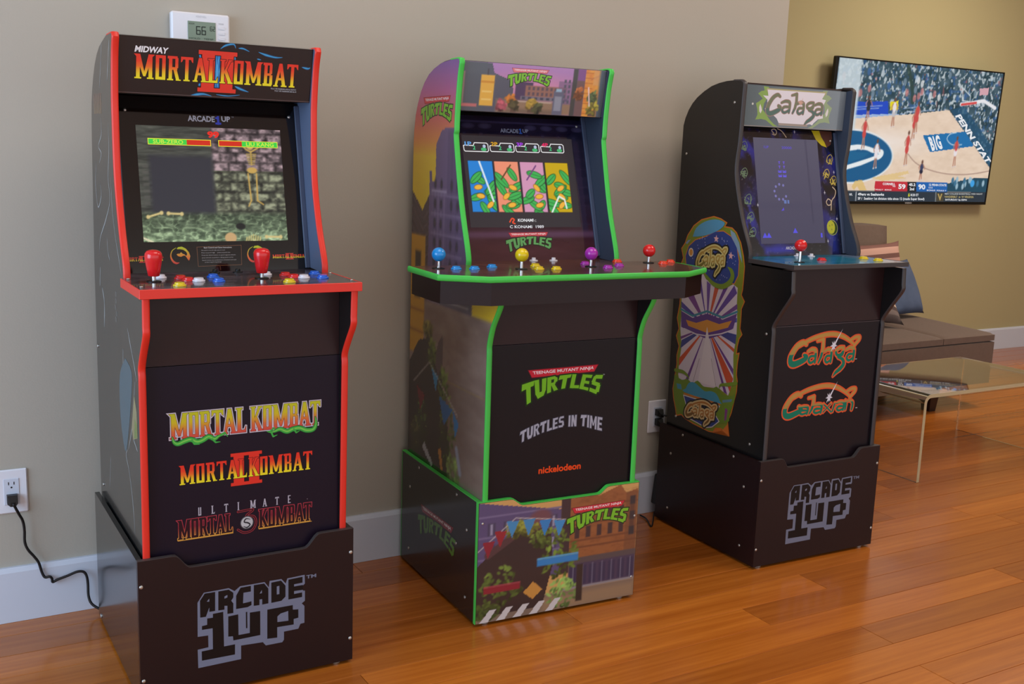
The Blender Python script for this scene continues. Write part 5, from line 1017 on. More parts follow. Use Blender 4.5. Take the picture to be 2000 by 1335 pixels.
    outer = [(-0.3116,1.0368),(-0.2774,1.0322),(-0.2456,1.0212),(-0.2543,1.0098),(-0.2213,1.0082),(-0.1997,0.9956),(-0.1765,0.9659),(-0.1604,0.9279),(-0.1523,0.897),(-0.1525,0.8546),(-0.1535,0.8278),(-0.1573,0.8113),(-0.141,0.7933),(-0.1527,0.7691),(-0.1516,0.737),(-0.1527,0.7099),(-0.1412,0.6929),(-0.1532,0.6773),(-0.1588,0.6546),(-0.1605,0.6325),(-0.1481,0.6375),(-0.153,0.6012),(-0.1535,0.5682),(-0.1472,0.5476),(-0.1477,0.5145),(-0.1562,0.4794),(-0.1647,0.4441),(-0.178,0.4129),(-0.1667,0.3697),(-0.1864,0.3742),(-0.2085,0.3829),(-0.2336,0.3777),(-0.2449,0.3623),(-0.2665,0.3598),(-0.3021,0.3624),(-0.3476,0.3658),(-0.385,0.3715),(-0.4093,0.3805),(-0.4367,0.371),(-0.444,0.3963),(-0.4563,0.4234),(-0.4645,0.4575),(-0.4586,0.4946),(-0.4512,0.5435),(-0.4541,0.5725),(-0.4459,0.6034),(-0.4632,0.6356),(-0.4517,0.6609),(-0.4644,0.694),(-0.4551,0.7419),(-0.4551,0.7882),(-0.4632,0.8678),(-0.4517,0.8919),(-0.464,0.9221),(-0.4474,0.9407),(-0.4364,0.9671),(-0.4082,1.0004),(-0.3706,1.0226)]
    a.poly(outer, (206, 106, 36)); a.poly(hull_grow(outer, -.0035), (122, 134, 34))
    rays = [(-0.3442,0.8531),(-0.3296,0.8382),(-0.2805,0.8222),(-0.2384,0.8221),(-0.1989,0.838),(-0.1778,0.83),(-0.1766,0.7818),(-0.1704,0.7395),(-0.1678,0.6857),(-0.1759,0.6242),(-0.1672,0.5434),(-0.1868,0.4948),(-0.2302,0.5078),(-0.2986,0.4988),(-0.3611,0.4972),(-0.4232,0.4723),(-0.4384,0.5105),(-0.4382,0.546),(-0.4302,0.6062),(-0.4424,0.6625),(-0.4418,0.7207),(-0.4458,0.7606),(-0.4505,0.7888)]
    a.poly(rays, (206, 194, 208))
    C0 = [(-0.308,0.6901)][0]
    raylist = [(-0.4322,0.6263),(-0.4359,0.5981),(-0.4398,0.6366),(-0.4362,0.6285),(-0.4401,0.5645),(-0.4375,0.5391),(-0.41,0.4798),(-0.392,0.486),(-0.4403,0.7064),(-0.4411,0.686),(-0.4459,0.7519),(-0.4439,0.7319),(-0.4406,0.7913),(-0.4096,0.8113),(-0.3529,0.8353),(-0.3698,0.8445),(-0.3047,0.8246),(-0.3247,0.8332),(-0.2635,0.8216),(-0.284,0.8228),(-0.2222,0.8253),(-0.2417,0.8217),(-0.1785,0.8138),(-0.1938,0.836),(-0.175,0.782),(-0.1725,0.7662),(-0.1712,0.7394),(-0.1706,0.7259),(-0.1681,0.6884),(-0.1697,0.6581),(-0.1731,0.6439),(-0.1743,0.6327),(-0.1712,0.5811),(-0.17,0.5621),(-0.1688,0.5513),(-0.1797,0.5064),(-0.1903,0.4968),(-0.2076,0.5014)]
    cols = ((58, 66, 134), (110, 64, 130), (196, 78, 46), (102, 58, 134), (102, 66, 140), (78, 70, 150), (118, 70, 140), (96, 70, 150), (104, 74, 150), (190, 84, 60), (100, 64, 140), (96, 70, 150), (110, 70, 140), (70, 80, 160), (58, 66, 134), (196, 86, 56), (104, 62, 136), (196, 78, 46), (102, 58, 134))
    for i in range(len(raylist) // 2): a.poly([C0, raylist[2 * i], raylist[2 * i + 1]], cols[i % len(cols)])
    a.poly([(-0.4436,0.7204),(-0.3826,0.7066),(-0.3123,0.7315),(-0.2363,0.7238),(-0.1719,0.7528),(-0.1845,0.7047),(-0.2314,0.6777),(-0.3039,0.6513),(-0.3776,0.6587),(-0.4384,0.6689)], (92, 62, 134)); a.poly([(-0.4161,0.6957),(-0.3632,0.6937),(-0.3103,0.7122),(-0.2514,0.7076),(-0.1936,0.7277),(-0.2091,0.7034),(-0.306,0.6707),(-0.4023,0.6777)], (206, 140, 60)); a.stroke([(-0.4442,0.7261),(-0.3832,0.7134),(-0.3131,0.7387),(-0.237,0.7303),(-0.1724,0.7581)], .007, (64, 128, 150)); a.stroke([(-0.4223,0.6657),(-0.3595,0.6578),(-0.305,0.6613),(-0.2399,0.679),(-0.1802,0.7027)], .004, (206, 196, 206))
    a.poly([(-0.308,0.6901),(-0.3351,0.5084),(-0.243,0.5078)], (216, 206, 214)); a.stroke([(-0.3357,0.583),(-0.3599,0.5032)], .0012, (50, 44, 50)); a.stroke([(-0.2779,0.5939),(-0.2458,0.5101)], .0012, (50, 44, 50))
    star = [(-0.4309,0.8685),(-0.4386,0.899),(-0.4255,0.9315),(-0.3945,0.954),(-0.3475,0.9682),(-0.2981,0.9889),(-0.2608,0.9931),(-0.224,0.9802),(-0.1949,0.9509),(-0.1808,0.9098),(-0.1802,0.8672),(-0.1952,0.8412),(-0.2156,0.8413),(-0.2554,0.8243),(-0.2943,0.8315),(-0.331,0.8519),(-0.3453,0.8631)]
    a.poly(hull_grow(star, .003), (206, 120, 46)); a.poly(star, (38, 62, 132)); rr = random.Random(5)
    us = [p[0] for p in star]; vs = [p[1] for p in star]
    for i in range(110):
        x, y = rr.uniform(min(us) + .012, max(us) - .012), rr.uniform(min(vs) + .012, max(vs) - .02)
        if math.hypot((x - sum(us) / len(us)) / .11, (y - sum(vs) / len(vs)) / .085) < 1: a.disc(x, y, .0016, .0016, (170, 180, 214), n=6)
    a.poly(spline([(-0.4072,0.9641),(-0.3923,0.9933),(-0.3524,1.0157),(-0.3021,1.0266),(-0.2579,1.0202),(-0.274,1.0001),(-0.3227,0.9797),(-0.3738,0.9681),(-0.4072,0.9641)], 3), (84, 150, 186)); a.poly([(-0.2287,1.0012),(-0.2074,0.9923),(-0.1844,0.9652),(-0.1699,0.9269),(-0.1644,0.9063),(-0.1949,0.9509),(-0.2225,0.9814)], (128, 152, 170)); a.poly([(-0.4411,0.9413),(-0.4302,0.9508),(-0.4152,0.9549),(-0.4335,0.938)], (130, 150, 180))
    a.stroke(spline([(-0.2288,0.8873),(-0.2114,0.8785),(-0.2039,0.8617),(-0.2156,0.8413),(-0.2471,0.8254),(-0.2896,0.8276),(-0.3307,0.8492)], 4), [.002, .014, .018, .018, .016, .014, .010], (112, 138, 40))
    p = [(-0.4111,0.9142)][0]; a.disc(p[0], p[1], .0125, .014, (222, 214, 196)); a.disc(p[0], p[1], .009, .0105, (206, 140, 60))
    for cx, cy in [(-0.2916,0.9677),(-0.2178,0.923)]: a.poly([(cx + (.0125 if k % 2 == 0 else .0055) * math.sin(k * PI / 5), cy + (.0125 if k % 2 == 0 else .0055) * math.cos(k * PI / 5)) for k in range(10)], (222, 170, 170))
    # cloud base and lower emblem
    a.poly(spline([(-0.457,0.5068),(-0.4164,0.4973),(-0.3894,0.5058),(-0.3611,0.4972),(-0.3354,0.5112),(-0.3029,0.4979),(-0.2638,0.5006),(-0.2391,0.5115),(-0.2116,0.4921),(-0.1625,0.5002),(-0.1523,0.519),(-0.1544,0.4854),(-0.1728,0.4422),(-0.1842,0.4086),(-0.3219,0.3808),(-0.4147,0.3881),(-0.4528,0.4362),(-0.457,0.5068)], 3), (104, 134, 40))
    a.poly(spline([(-0.3934,0.4728),(-0.3791,0.4946),(-0.3525,0.5019),(-0.3246,0.4933),(-0.2971,0.4848),(-0.2672,0.4913),(-0.241,0.4885),(-0.222,0.4701),(-0.2253,0.4609),(-0.3986,0.4599),(-0.3934,0.4728)], 3), (60, 144, 178)); a.poly([(-0.4429,0.48),(-0.4195,0.4819),(-0.4132,0.4656),(-0.4365,0.4635)], (70, 140, 170)); a.poly([(-0.2099,0.4757),(-0.1654,0.4884),(-0.1685,0.4794),(-0.209,0.4674)], (90, 130, 150))
    a.stroke(spline([(-0.4547,0.5221),(-0.4145,0.5242),(-0.3906,0.5173),(-0.3804,0.5077)], 4), [.012, .012, .008, .002], (112, 138, 40)); a.stroke(spline([(-0.2302,0.5078),(-0.2231,0.5205),(-0.1904,0.5286),(-0.1506,0.5413)], 4), [.002, .008, .012, .010], (112, 138, 40))
    a.stroke([(-0.4009,0.4547),(-0.2208,0.4591)], .006, (190, 112, 46)); emb = [(-0.4002,0.4478),(-0.2243,0.4516),(-0.2427,0.4229),(-0.2211,0.4053),(-0.2512,0.3808),(-0.2809,0.3717),(-0.3215,0.3769),(-0.3768,0.3823),(-0.3952,0.3987),(-0.3855,0.4216)]
    a.poly(hull_grow(emb, .0028), (214, 204, 210)); a.poly(emb, (36, 58, 130)); a.poly([(-0.1949,0.4538),(-0.1821,0.4512),(-0.1854,0.4196),(-0.1946,0.4117)], (128, 60, 120)); a.poly([(-0.2449,0.3623),(-0.2336,0.3777),(-0.2085,0.3829),(-0.1667,0.3697),(-0.1774,0.4075),(-0.1999,0.3822)], (206, 110, 40))
    def mp_of(P): return lambda x, y: (P[0][0] + (P[1][0] - P[0][0]) * x + (P[2][0] - P[0][0]) * y / .63, P[0][1] + (P[1][1] - P[0][1]) * x + (P[2][1] - P[0][1]) * y / .63)
    P = [(-0.3773,0.8481),(-0.2297,0.8569),(-0.3869,0.9407)]; galaxy_word(a, mp_of(P), abs(P[1][0] - P[0][0]), (206, 190, 120), (176, 140, 64), (120, 110, 44), .3, WORD1, star=False, black=(24, 22, 26), ew=.03)
    P = [(-0.3864,0.367),(-0.2294,0.3788),(-0.3941,0.4432)]; galaxy_word(a, mp_of(P), abs(P[1][0] - P[0][0]), (206, 180, 130), (170, 110, 50), (120, 84, 40), .3, WORD1, star=False, black=(24, 22, 26), ew=.03)
    a.build('side_print', c['sides'][0], F, M['gloss'])
    g = Grid(-.2283, .2283, -.0526, .184, 130, 70, (20, 132, 166)); n = fbm(g.U * 10, g.V * 60, 3); g.C = np.stack([10 + 30 * n, 92 + 66 * n, 128 + 60 * n], -1); g.paint(np.clip((g.U - .10) * 12, 0, 1), (110, 130, 160)); g.line([(-.22, -.05), (.22, -.05)], .003, (190, 160, 110)); g.line([(-.226, -.05), (-.226, .13)], .003, (190, 160, 110)); g.rect(-.13, .04, -.07, .12, (110, 160, 180), w=.02, a=.7)
    m = (np.abs(g.U) > wi) & (g.V > .1378); g.U = np.where(m, np.sign(g.U) * wi, g.U); g.build('control_panel_print', c['panel'], deck_frame('C'), M['deck'])
art_A(); art_B(); art_C(); brand_riser('A')
P = [(-0.1245,0.2389),(-0.1203,0.0647),(0.1174,0.2362),(0.1345,0.1223)]
brand_riser('C', ox=P[1][0] + .1204 * 1.03, oz=P[1][1] - .0676 * 1.08, s=1.06)

# ------------------------------------------------------------------ television on the alcove wall
H_TV = [0.0005986214, -4.139761e-05, 4.483304, 3.819686e-06, -0.0006896532, 0.8584374, -7.738203e-05, -3.301196e-05, 1.0]
def tvp(a, b):
    h = H_TV; w = h[6] * a + h[7] * b + h[8]; return ((h[0] * a + h[1] * b + h[2]) / w, (h[3] * a + h[4] * b + h[5]) / w)
def television():
    t = thing('television', 'wide flat television showing a basketball game on the olive wall', 'television', (5.36, 1.635, .967))
    fr = slant_frame(0, 0, -.035, .818); O = fr
    slab(fr, -.726, .726, .0, .819, -.034, -.004, .004).build('tv_back', M['tv_body'], t)
    b = MB(); W_, Hh = .7255, .8185
    for x0, x1, v0, v1 in ((-W_, W_, 0, .016), (-W_, W_, Hh - .008, Hh), (-W_, -W_ + .009, .016, Hh - .008), (W_ - .009, W_, .016, Hh - .008)):
        s = slab(fr, x0, x1, v0, v1, -.004, .003, .0012); b.add(s.v, s.f)
    b.build('tv_frame', M['tv_body'], t)
    s = slab(fr, -.715, .715, .014, .812, -.0038, -.001).build('tv_panel', M['black_gloss'], t)
    MB().box(-.2, .2, .0, .055, .28, .52).build('wall_bracket', M['washer'], t)
    a = Art(); a.text('VIZIO', -.030, .004, .060, .0085, (180, 180, 182), bold=.03); a.build('maker_badge', t, fr, M['print'], lift=.0085)
    X0 = 5.36; D = lambda pts: [(x - X0, y) for x, y in pts]
    g = Grid(-.713, .713, .0165, .8105, 300, 172, (206, 178, 150)); U, V = g.U, g.V
    n = fbm(U * 16, V * 40, 3); g.C = np.stack([222 + 18 * (n - .5), 199 + 20 * (n - .5), 178 + 22 * (n - .5)], -1); g.ell(-.22, .36, .2, .05, (232, 220, 212), w=.12)
    stand = D([(4.5852,0.8255),(6.0998,0.8262),(6.2422,0.2366),(6.0733,0.2332),(5.615,0.5687),(5.2586,0.5266),(4.7916,0.4883),(4.6434,0.475)]); base = g.C.copy(); g.poly(stand, (34, 58, 66))
    n1 = noise(U * 70, V * 46, 5); n2 = noise(U * 110, V * 90, 8); n3 = noise(U * 24, V * 22, 2); ins = np.zeros(U.shape, bool)
    q = stand
    for i in range(len(q)):
        (x0, y0), (x1, y1) = q[i], q[(i + 1) % len(q)]
        if y0 != y1: ins ^= ((y0 > V) != (y1 > V)) & (U < (x1 - x0) * (V - y0) / (y1 - y0) + x0)
    ct = np.stack([30 + 46 * n3, 56 + 44 * n3, 66 + 48 * n3], -1); w = np.clip((n1 * .6 + n2 * .5 - .62) * 6, 0, .85)[..., None]; ct = ct * (1 - w) + np.stack([150 + 60 * n2, 166 + 50 * n2, 178 + 40 * n2], -1) * w
    bl = .6 * np.clip((noise(U * 60, V * 50, 21) - .68) * 8, 0, 1)[..., None]; ct = ct * (1 - bl) + np.array([46, 92, 150]) * bl; rd = .5 * np.clip((noise(U * 50, V * 46, 31) - .86) * 9, 0, 1)[..., None]; ct = ct * (1 - rd) + np.array([190, 90, 90]) * rd
    g.C = np.where(ins[..., None], ct, g.C)
    g.line(D([(5.2105,0.7986),(5.2665,0.6797),(5.2877,0.601)]), .03, (44, 66, 60), a=.8); g.poly(D([(5.6329,0.5657),(5.7419,0.601),(6.2422,0.2366),(6.2694,0.1242),(6.0795,0.2333)]), (30, 78, 110), .75)
    for k in range(36): r2 = random.Random(k); x = 100 + r2.random() * 1250; y = 170 + r2.random() * 300; p = D([(tvp(x, y))])[0]; g.ell(p[0], p[1], .014, .022, r2.choice(((196, 206, 214), (120, 140, 156), (190, 120, 120), (60, 100, 150), (222, 222, 222))), a=.8)
    g.poly(D([(4.7765,0.5754),(5.0787,0.5941),(5.0934,0.5157),(4.791,0.4918)]), (30, 72, 186)); g.poly(D([(4.7892,0.5023),(5.1079,0.5235),(5.2579,0.5302),(4.7929,0.4813)]), (150, 176, 214)); g.poly(D([(5.0951,0.5913),(5.1626,0.6019),(5.1723,0.5518),(5.1039,0.545)]), (222, 206, 40))
    for z in (D([(4.8168,0.5479),(5.0341,0.5668)]), D([(4.819,0.5353),(5.0075,0.5513)]), D([(4.8102,0.4983),(4.9679,0.5102)]), D([(5.2194,0.5598),(5.348,0.5747)]), D([(5.2344,0.5387),(5.485,0.5619)])): g.line(z, .005, (170, 186, 214), a=.8)
    g.poly(D([(5.8717,0.7099),(5.954,0.7183),(5.9577,0.6765),(5.8748,0.6698)]), (206, 160, 170)); g.line(D([(5.7131,0.7048),(5.7936,0.6603),(5.7953,0.6263),(5.7237,0.6303),(5.7131,0.7048)]), .006, (210, 220, 226)); g.line(D([(5.717,0.6073),(5.8087,0.6194),(5.9241,0.6388),(6.0428,0.6001)]), .022, (226, 226, 230)); g.line(D([(5.7231,0.6061),(5.8555,0.6232)]), .014, (206, 70, 70))
    g.poly(D([(5.4123,0.4109),(5.7937,0.4473),(5.8931,0.3619),(5.4966,0.3138)]), (26, 108, 166)); g.line(spline(D([(5.713,0.4382),(5.657,0.4271),(5.6346,0.396),(5.6879,0.3649),(5.7757,0.3676)]), 6), .005, (210, 222, 230))
    p = D([(4.8189,0.2722)])[0]; g.ell(p[0], p[1], .362, .156, (222, 224, 226)); g.ell(p[0], p[1], .350, .146, (22, 88, 134)); g.line(spline(D([(4.8059,0.3177),(4.8815,0.3257),(4.9557,0.3178),(5.0211,0.3051),(5.0769,0.3023),(5.0682,0.2801),(5.0084,0.2589),(4.9183,0.2349),(4.8144,0.2089)]), 5), .030, (226, 230, 232)); g.line(spline(D([(4.8743,0.3082),(4.9474,0.3059),(5.0025,0.2915),(5.0443,0.2941)]), 4), .010, (22, 88, 134)); g.poly(D([(4.8037,0.3005),(4.9802,0.2982),(4.9333,0.2679),(4.8148,0.2362)]), (24, 96, 140)); g.line(D([(4.8178,0.1894),(4.9222,0.2132),(5.0414,0.2523)]), .02, (22, 88, 134))
    g.line(spline(D([(5.3032,0.2995),(5.38,0.2491),(5.4888,0.2136),(5.6436,0.1898),(5.81,0.1849),(5.9527,0.1953),(6.0779,0.2134)]), 5), .005, (150, 120, 110)); g.poly(D([(4.8642,0.0995),(4.8889,0.1363),(4.9459,0.1386),(4.9934,0.0789),(4.9356,0.0783),(4.9103,0.1037),(4.8885,0.0793)]), (214, 180, 110), .8); g.poly(D([(5.0171,0.1529),(5.1734,0.1776),(5.323,0.1991),(5.337,0.1843),(5.2415,0.1639),(5.3311,0.1578),(5.1164,0.1359)]), (218, 186, 120), .7)
    n = noise(U * 60, V * 40, 4); p = D([(5.6917,0.1287),(5.9467,0.1676),(6.0881,0.1698),(6.0783,0.0779),(5.7025,0.0783)]); g.poly(p, (30, 72, 92)); 
    for k in range(12): r2 = random.Random(90 + k); q = D([tvp(1030 + r2.random() * 290, 1050 + r2.random() * 70)])[0]; g.ell(q[0], q[1], .012, .02, r2.choice(((24, 50, 60), (60, 110, 140), (150, 180, 196), (20, 40, 48))))
    q = D([(5.9304,0.1319)])[0]; g.ell(q[0], q[1], .02, .022, (60, 156, 220))
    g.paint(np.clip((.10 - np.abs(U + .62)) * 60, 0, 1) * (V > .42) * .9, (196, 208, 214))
    def player(px, py, h, shirt, short, skin=(176, 124, 104)):
        x, y = D([tvp(px, py)])[0]; g.line([(x - .007, y), (x - .005, y + h * .26), (x - .003, y + h * .45)], .0085, skin); g.line([(x + .012, y + .004), (x + .007, y + h * .24), (x + .003, y + h * .45)], .0085, skin); g.ell(x - .008, y, .006, .004, (214, 206, 206)); g.ell(x + .013, y + .004, .006, .004, (214, 206, 206))
        g.ell(x, y + h * .46, .0155, h * .12, short); g.ell(x + .001, y + h * .68, .0155, h * .17, shirt); g.line([(x - .013, y + h * .78), (x - .024, y + h * .66), (x - .018, y + h * .56)], .0065, skin); g.line([(x + .013, y + h * .78), (x + .024, y + h * .68), (x + .028, y + h * .58)], .0065, skin); g.ell(x + .001, y + h * .92, .0085, .0125, (104, 72, 62))
    red, whi = (196, 74, 72), (226, 218, 222)
    for px, py, h, s1, s2 in ((340, 815, .19, red, red), (435, 965, .17, whi, whi), (575, 640, .17, whi, (190, 186, 190)), (735, 740, .19, red, red), (755, 690, .19, red, red), (675, 945, .21, red, red), (1060, 955, .19, red, whi), (378, 575, .13, (40, 44, 56), (40, 44, 56)), (795, 1062, .12, (60, 66, 96), (40, 40, 60))): player(px, py, h, s1, s2)
    g.poly(D([(5.0523,0.135),(5.3322,0.1352),(5.3418,0.0749),(5.0588,0.0759)]), (190, 44, 58)); g.poly(D([(5.3322,0.1352),(5.4118,0.1348),(5.4217,0.0741),(5.3418,0.0749)]), (28, 32, 38)); g.poly(D([(5.4118,0.1348),(5.6929,0.1341),(5.7033,0.0744),(5.4217,0.0741)]), (28, 96, 170)); g.poly(D([(4.8405,0.0752),(6.0847,0.0771),(6.0888,0.0056),(4.8597,0.0059)]), (40, 52, 64)); g.rect(-.72, .0, .72, .077, (40, 52, 64))
    g.poly(D([(5.3533,0.0674),(5.3668,0.0675),(5.3674,0.047),(5.354,0.0469)]), (196, 196, 60)); g.line(D([(4.908,0.0693),(4.9125,0.0194)]), .005, (220, 222, 226)); g.line(D([(5.6005,0.0735),(5.608,0.0154)]), .006, (150, 152, 150)); g.poly(D([(5.608,0.0712),(5.6748,0.0702),(5.6801,0.0173),(5.6143,0.0185)]), (70, 66, 54))
    g.build('lit_screen', s, fr, M['lcd'], lift=.0003)
    wh = (228, 230, 234)
    def tx(body, z, col=wh, bold=.02):
        (x0, y0), (x1, y1), (x2, y2) = D(z); ux, uy = (x1 - x0, y1 - y0), (x2 - x0, y2 - y0); a = Art(); a.text(body, 0, 0, 1, 1, col, bold=bold, warp=lambda p, q: (x0 + ux[0] * p + uy[0] * q, y0 + ux[1] * p + uy[1] * q)); a.build('caption', s, fr, M['lcd'], lift=.0006)
    tx('PENN STAT', [(5.6765,0.5361),(6.0394,0.2562),(5.7249,0.5503)], bold=.04)
    tx('B1G', [(5.5158,0.3204),(5.6101,0.3367),(5.459,0.4028)], bold=.05)
    tx('59', [(5.2611,0.0907),(5.3244,0.0898),(5.2553,0.1207)], bold=.04); tx('90', [(5.4379,0.0895),(5.5005,0.0894),(5.4314,0.1214)], bold=.04); tx('CORNELL', [(5.1229,0.1122),(5.2295,0.1121),(5.1203,0.1263)], bold=.03); tx('FOULS 7   BONUS', [(5.0674,0.0812),(5.2026,0.081),(5.0661,0.0886)]); tx('45.2', [(5.3496,0.109),(5.408,0.109),(5.3462,0.1264)], bold=.04); tx('2nd', [(5.3612,0.0841),(5.4017,0.0838),(5.3578,0.1015)], bold=.03); tx('12 PENN STATE', [(5.5302,0.112),(5.6895,0.1116),(5.5274,0.1257)], bold=.03); tx('13-5', [(5.5298,0.0974),(5.5644,0.097),(5.5277,0.1073)]); tx('BONUS  FOULS 7', [(5.5157,0.0819),(5.6937,0.0805),(5.514,0.0903)]); tx('vs', [(5.2073,0.1021),(5.2337,0.1016),(5.2059,0.1095)])
    tx('NFL', [(4.8555,0.0483),(4.8803,0.0485),(4.8532,0.0615)]); tx('49ers vs Seahawks', [(4.9251,0.0489),(5.1455,0.0491),(4.9223,0.065)], bold=.03); tx('SF /  Seeking 1st division title since 12 (made Super Bowl)', [(4.93,0.0209),(5.5052,0.0211),(4.9267,0.0401)], bold=.02); tx('8:20 ET', [(5.3771,0.0493),(5.4482,0.0491),(5.3742,0.0638)]);  tx('V', [(5.6258,0.0248),(5.6693,0.0243),(5.6172,0.0659)], (176, 150, 90), .04); tx('MEN COLLEGE BASKETBALL WED NIGHT', [(5.685,0.061),(6.0446,0.0624),(5.683,0.0703)], (190, 192, 190)); tx('VANDERBILT  at  W VIRGINIA', [(5.6846,0.0407),(5.9631,0.041),(5.6816,0.0547)], (170, 156, 104), .03); tx('SATURDAY 5p ESPN', [(5.6968,0.0221),(5.9004,0.0216),(5.6941,0.0346)], wh, .03); tx('LIVE', [(5.9444,0.7596),(6.0052,0.7593),(5.9409,0.7745)], (170, 190, 200))

television()

# ------------------------------------------------------------------ sofa and cushions in the alcove
def soft_block(mb, quad, z0, z1, bulge=.012, n=8, r=.02):
    """upholstered block over a four-cornered plan, softly crowned"""
    (ax, ay), (bx, by), (cx, cy), (dx, dy) = quad; P = lambda u, v: ((ax * (1 - u) + bx * u) * (1 - v) + (dx * (1 - u) + cx * u) * v, (ay * (1 - u) + by * u) * (1 - v) + (dy * (1 - u) + cy * u) * v)
    k = len(mb.v); ts = [0, .03, .1, .25, .5, .75, .9, .97, 1]; m = len(ts)
    for side in (0, 1):
        for v in ts:
            for u in ts:
                x, y = P(u, v); e = min(u, 1 - u, v, 1 - v); h = bulge * (1 - (2 * u - 1) ** 4) * (1 - (2 * v - 1) ** 4) - (r * (1 - e / .03) * .35 if e < .03 else 0)
                mb.v.append((x, y, z1 + h) if side else (x, y, z0))
    for s in (0, 1):
        o = k + s * m * m
        for j in range(m - 1):
            for i in range(m - 1): q = (o + j * m + i, o + j * m + i + 1, o + (j + 1) * m + i + 1, o + (j + 1) * m + i); mb.f.append(q if s else q[::-1])
    ring = [i for i in range(m)] + [j * m + m - 1 for j in range(1, m)] + [(m - 1) * m + i for i in range(m - 2, -1, -1)] + [j * m for j in range(m - 2, 0, -1)]
    for a, b in zip(ring, ring[1:] + ring[:1]): mb.f.append((k + a, k + b, k + m * m + b, k + m * m + a))
    return mb
def sofa():
    t = thing('sofa', 'low taupe daybed sofa with tufted sections and short dark legs in the alcove', 'sofa', (0, 0, 0))
    zs = .345; zt = .382
    soft_block(MB(), [(2.86, .565), (4.835, .575), (4.945, 1.26), (2.86, 1.26)], .125, zs, .0).build('seat_base', M['sofa'], t, smooth=True, sharp=35)
    soft_block(MB(), [(2.86, .567), (3.78, .570), (3.80, 1.26), (2.86, 1.26)], zs + .001, zt, .008).build('seat_cushion', M['sofa'], t, smooth=True, sharp=35)
    soft_block(MB(), [(3.784, .570), (4.44, .573), (4.52, 1.26), (3.804, 1.26)], zs + .001, zt, .008).build('seat_cushion', M['sofa'], t, smooth=True, sharp=35)
    soft_block(MB(), [(4.444, .573), (4.833, .575), (4.943, 1.26), (4.524, 1.26)], zs + .001, zt, .006).build('seat_cushion', M['sofa'], t, smooth=True, sharp=35)
    b = soft_block(MB(), [(2.86, 1.33), (4.92, 1.33), (4.92, 1.47), (2.86, 1.47)], .30, .865, .004); b.v = [(x, y + (z - .3) * .12, z) for x, y, z in b.v]; b.build('backrest', M['sofa'], t, smooth=True, sharp=35)
    MB().box(2.9, 4.82, 1.2605, 1.34, .20, .30).build('hinge_rail', M['sofa_leg'], t)
    for x, y in ((4.47, .64), (4.70, 1.15), (3.0, .66), (3.0, 1.15)): MB().add([(x - .022, y - .022, .0005), (x + .022, y - .022, .0005), (x + .022, y + .022, .0005), (x - .022, y + .022, .0005), (x - .034, y - .034, .126), (x + .034, y - .034, .126), (x + .034, y + .034, .126), (x - .034, y + .034, .126)], [(0, 3, 2, 1), (4, 5, 6, 7), (0, 1, 5, 4), (1, 2, 6, 5), (2, 3, 7, 6), (3, 0, 4, 7)]).build('leg', M['sofa_leg'], t)
sofa()
def stripe_mat(st=None):
    m = bpy.data.materials.new('striped_woven_fabric'); m.use_nodes = True; n = m.node_tree; b = n.nodes['Principled BSDF']; tc = n.nodes.new('ShaderNodeTexCoord'); sp = n.nodes.new('ShaderNodeSeparateXYZ'); rp = n.nodes.new('ShaderNodeValToRGB'); mr = n.nodes.new('ShaderNodeMapRange'); mr.inputs['From Min'].default_value = -.22; mr.inputs['From Max'].default_value = .22
    n.links.new(tc.outputs['Object'], sp.inputs[0]); n.links.new(sp.outputs['Y'], mr.inputs['Value']); n.links.new(mr.outputs[0], rp.inputs[0]); rp.color_ramp.interpolation = 'CONSTANT'
    st = list(st) if st else [(0, (92, 78, 76)), (.10, (120, 104, 100)), (.16, (84, 66, 64)), (.22, (206, 180, 160)), (.29, (178, 84, 54)), (.40, (206, 178, 160)), (.46, (96, 80, 78)), (.55, (190, 160, 146)), (.60, (176, 88, 60)), (.70, (214, 186, 166)), (.76, (100, 78, 70)), (.86, (196, 150, 132)), (.92, (110, 90, 82))]
    e = rp.color_ramp.elements
    while len(e) < len(st): e.new(.5)
    for i, (p, c) in enumerate(st): e[i].position = p; e[i].color = (*lin(c), 1)
    n.links.new(rp.outputs[0], b.inputs['Base Color']); b.inputs['Roughness'].default_value = .9; return m
def cushion(name, label, m, loc, ex, ey, s=.43, th=.13, group=None):
    """square scatter cushion: ex along its width, ey along its height"""
    n = 18; mb = MB(); T = np.linspace(-1, 1, n)
    for sd in (1, -1):
        for y in T:
            for x in T:
                pin = 1 - .06 * (1 - abs(x) ** 3) * abs(y) ** 6; piny = 1 - .06 * (1 - abs(y) ** 3) * abs(x) ** 6
                z = th / 2 * (max(0, (1 - x ** 4)) * max(0, (1 - y ** 4))) ** .55; w = .004 * math.sin(x * 9 + y * 5) * (abs(x * y) ** .7); mb.v.append((x * s / 2 * piny, y * s / 2 * pin, sd * (z + w * (z > 1e-4))))
    for sd in (0, 1):
        o = sd * n * n
        for j in range(n - 1):
            for i in range(n - 1): q = (o + j * n + i, o + j * n + i + 1, o + (j + 1) * n + i + 1, o + (j + 1) * n + i); mb.f.append(q if sd == 0 else q[::-1])
    o = mb.build(name, m, None, smooth=True); bm = bmesh.new(); bm.from_mesh(o.data); bmesh.ops.remove_doubles(bm, verts=bm.verts, dist=1e-5); bmesh.ops.recalc_face_normals(bm, faces=bm.faces); bm.to_mesh(o.data); bm.free()
    X = Vector(ex).normalized(); Y = (Vector(ey) - X * Vector(ey).dot(X)).normalized(); Z = X.cross(Y); mw = Matrix((X, Y, Z)).transposed().to_4x4(); mw.translation = Vector(loc); o.matrix_world = mw
    return tag(o, label, 'cushion', group)
cushion('scatter_cushion', 'orange, white and grey striped scatter cushion lying foremost on the sofa seat', stripe_mat(), (4.290, 1.003, .575), (1, -.13, -.13), (.08, .3, .3), .42, .10, 'scatter cushions on the sofa')
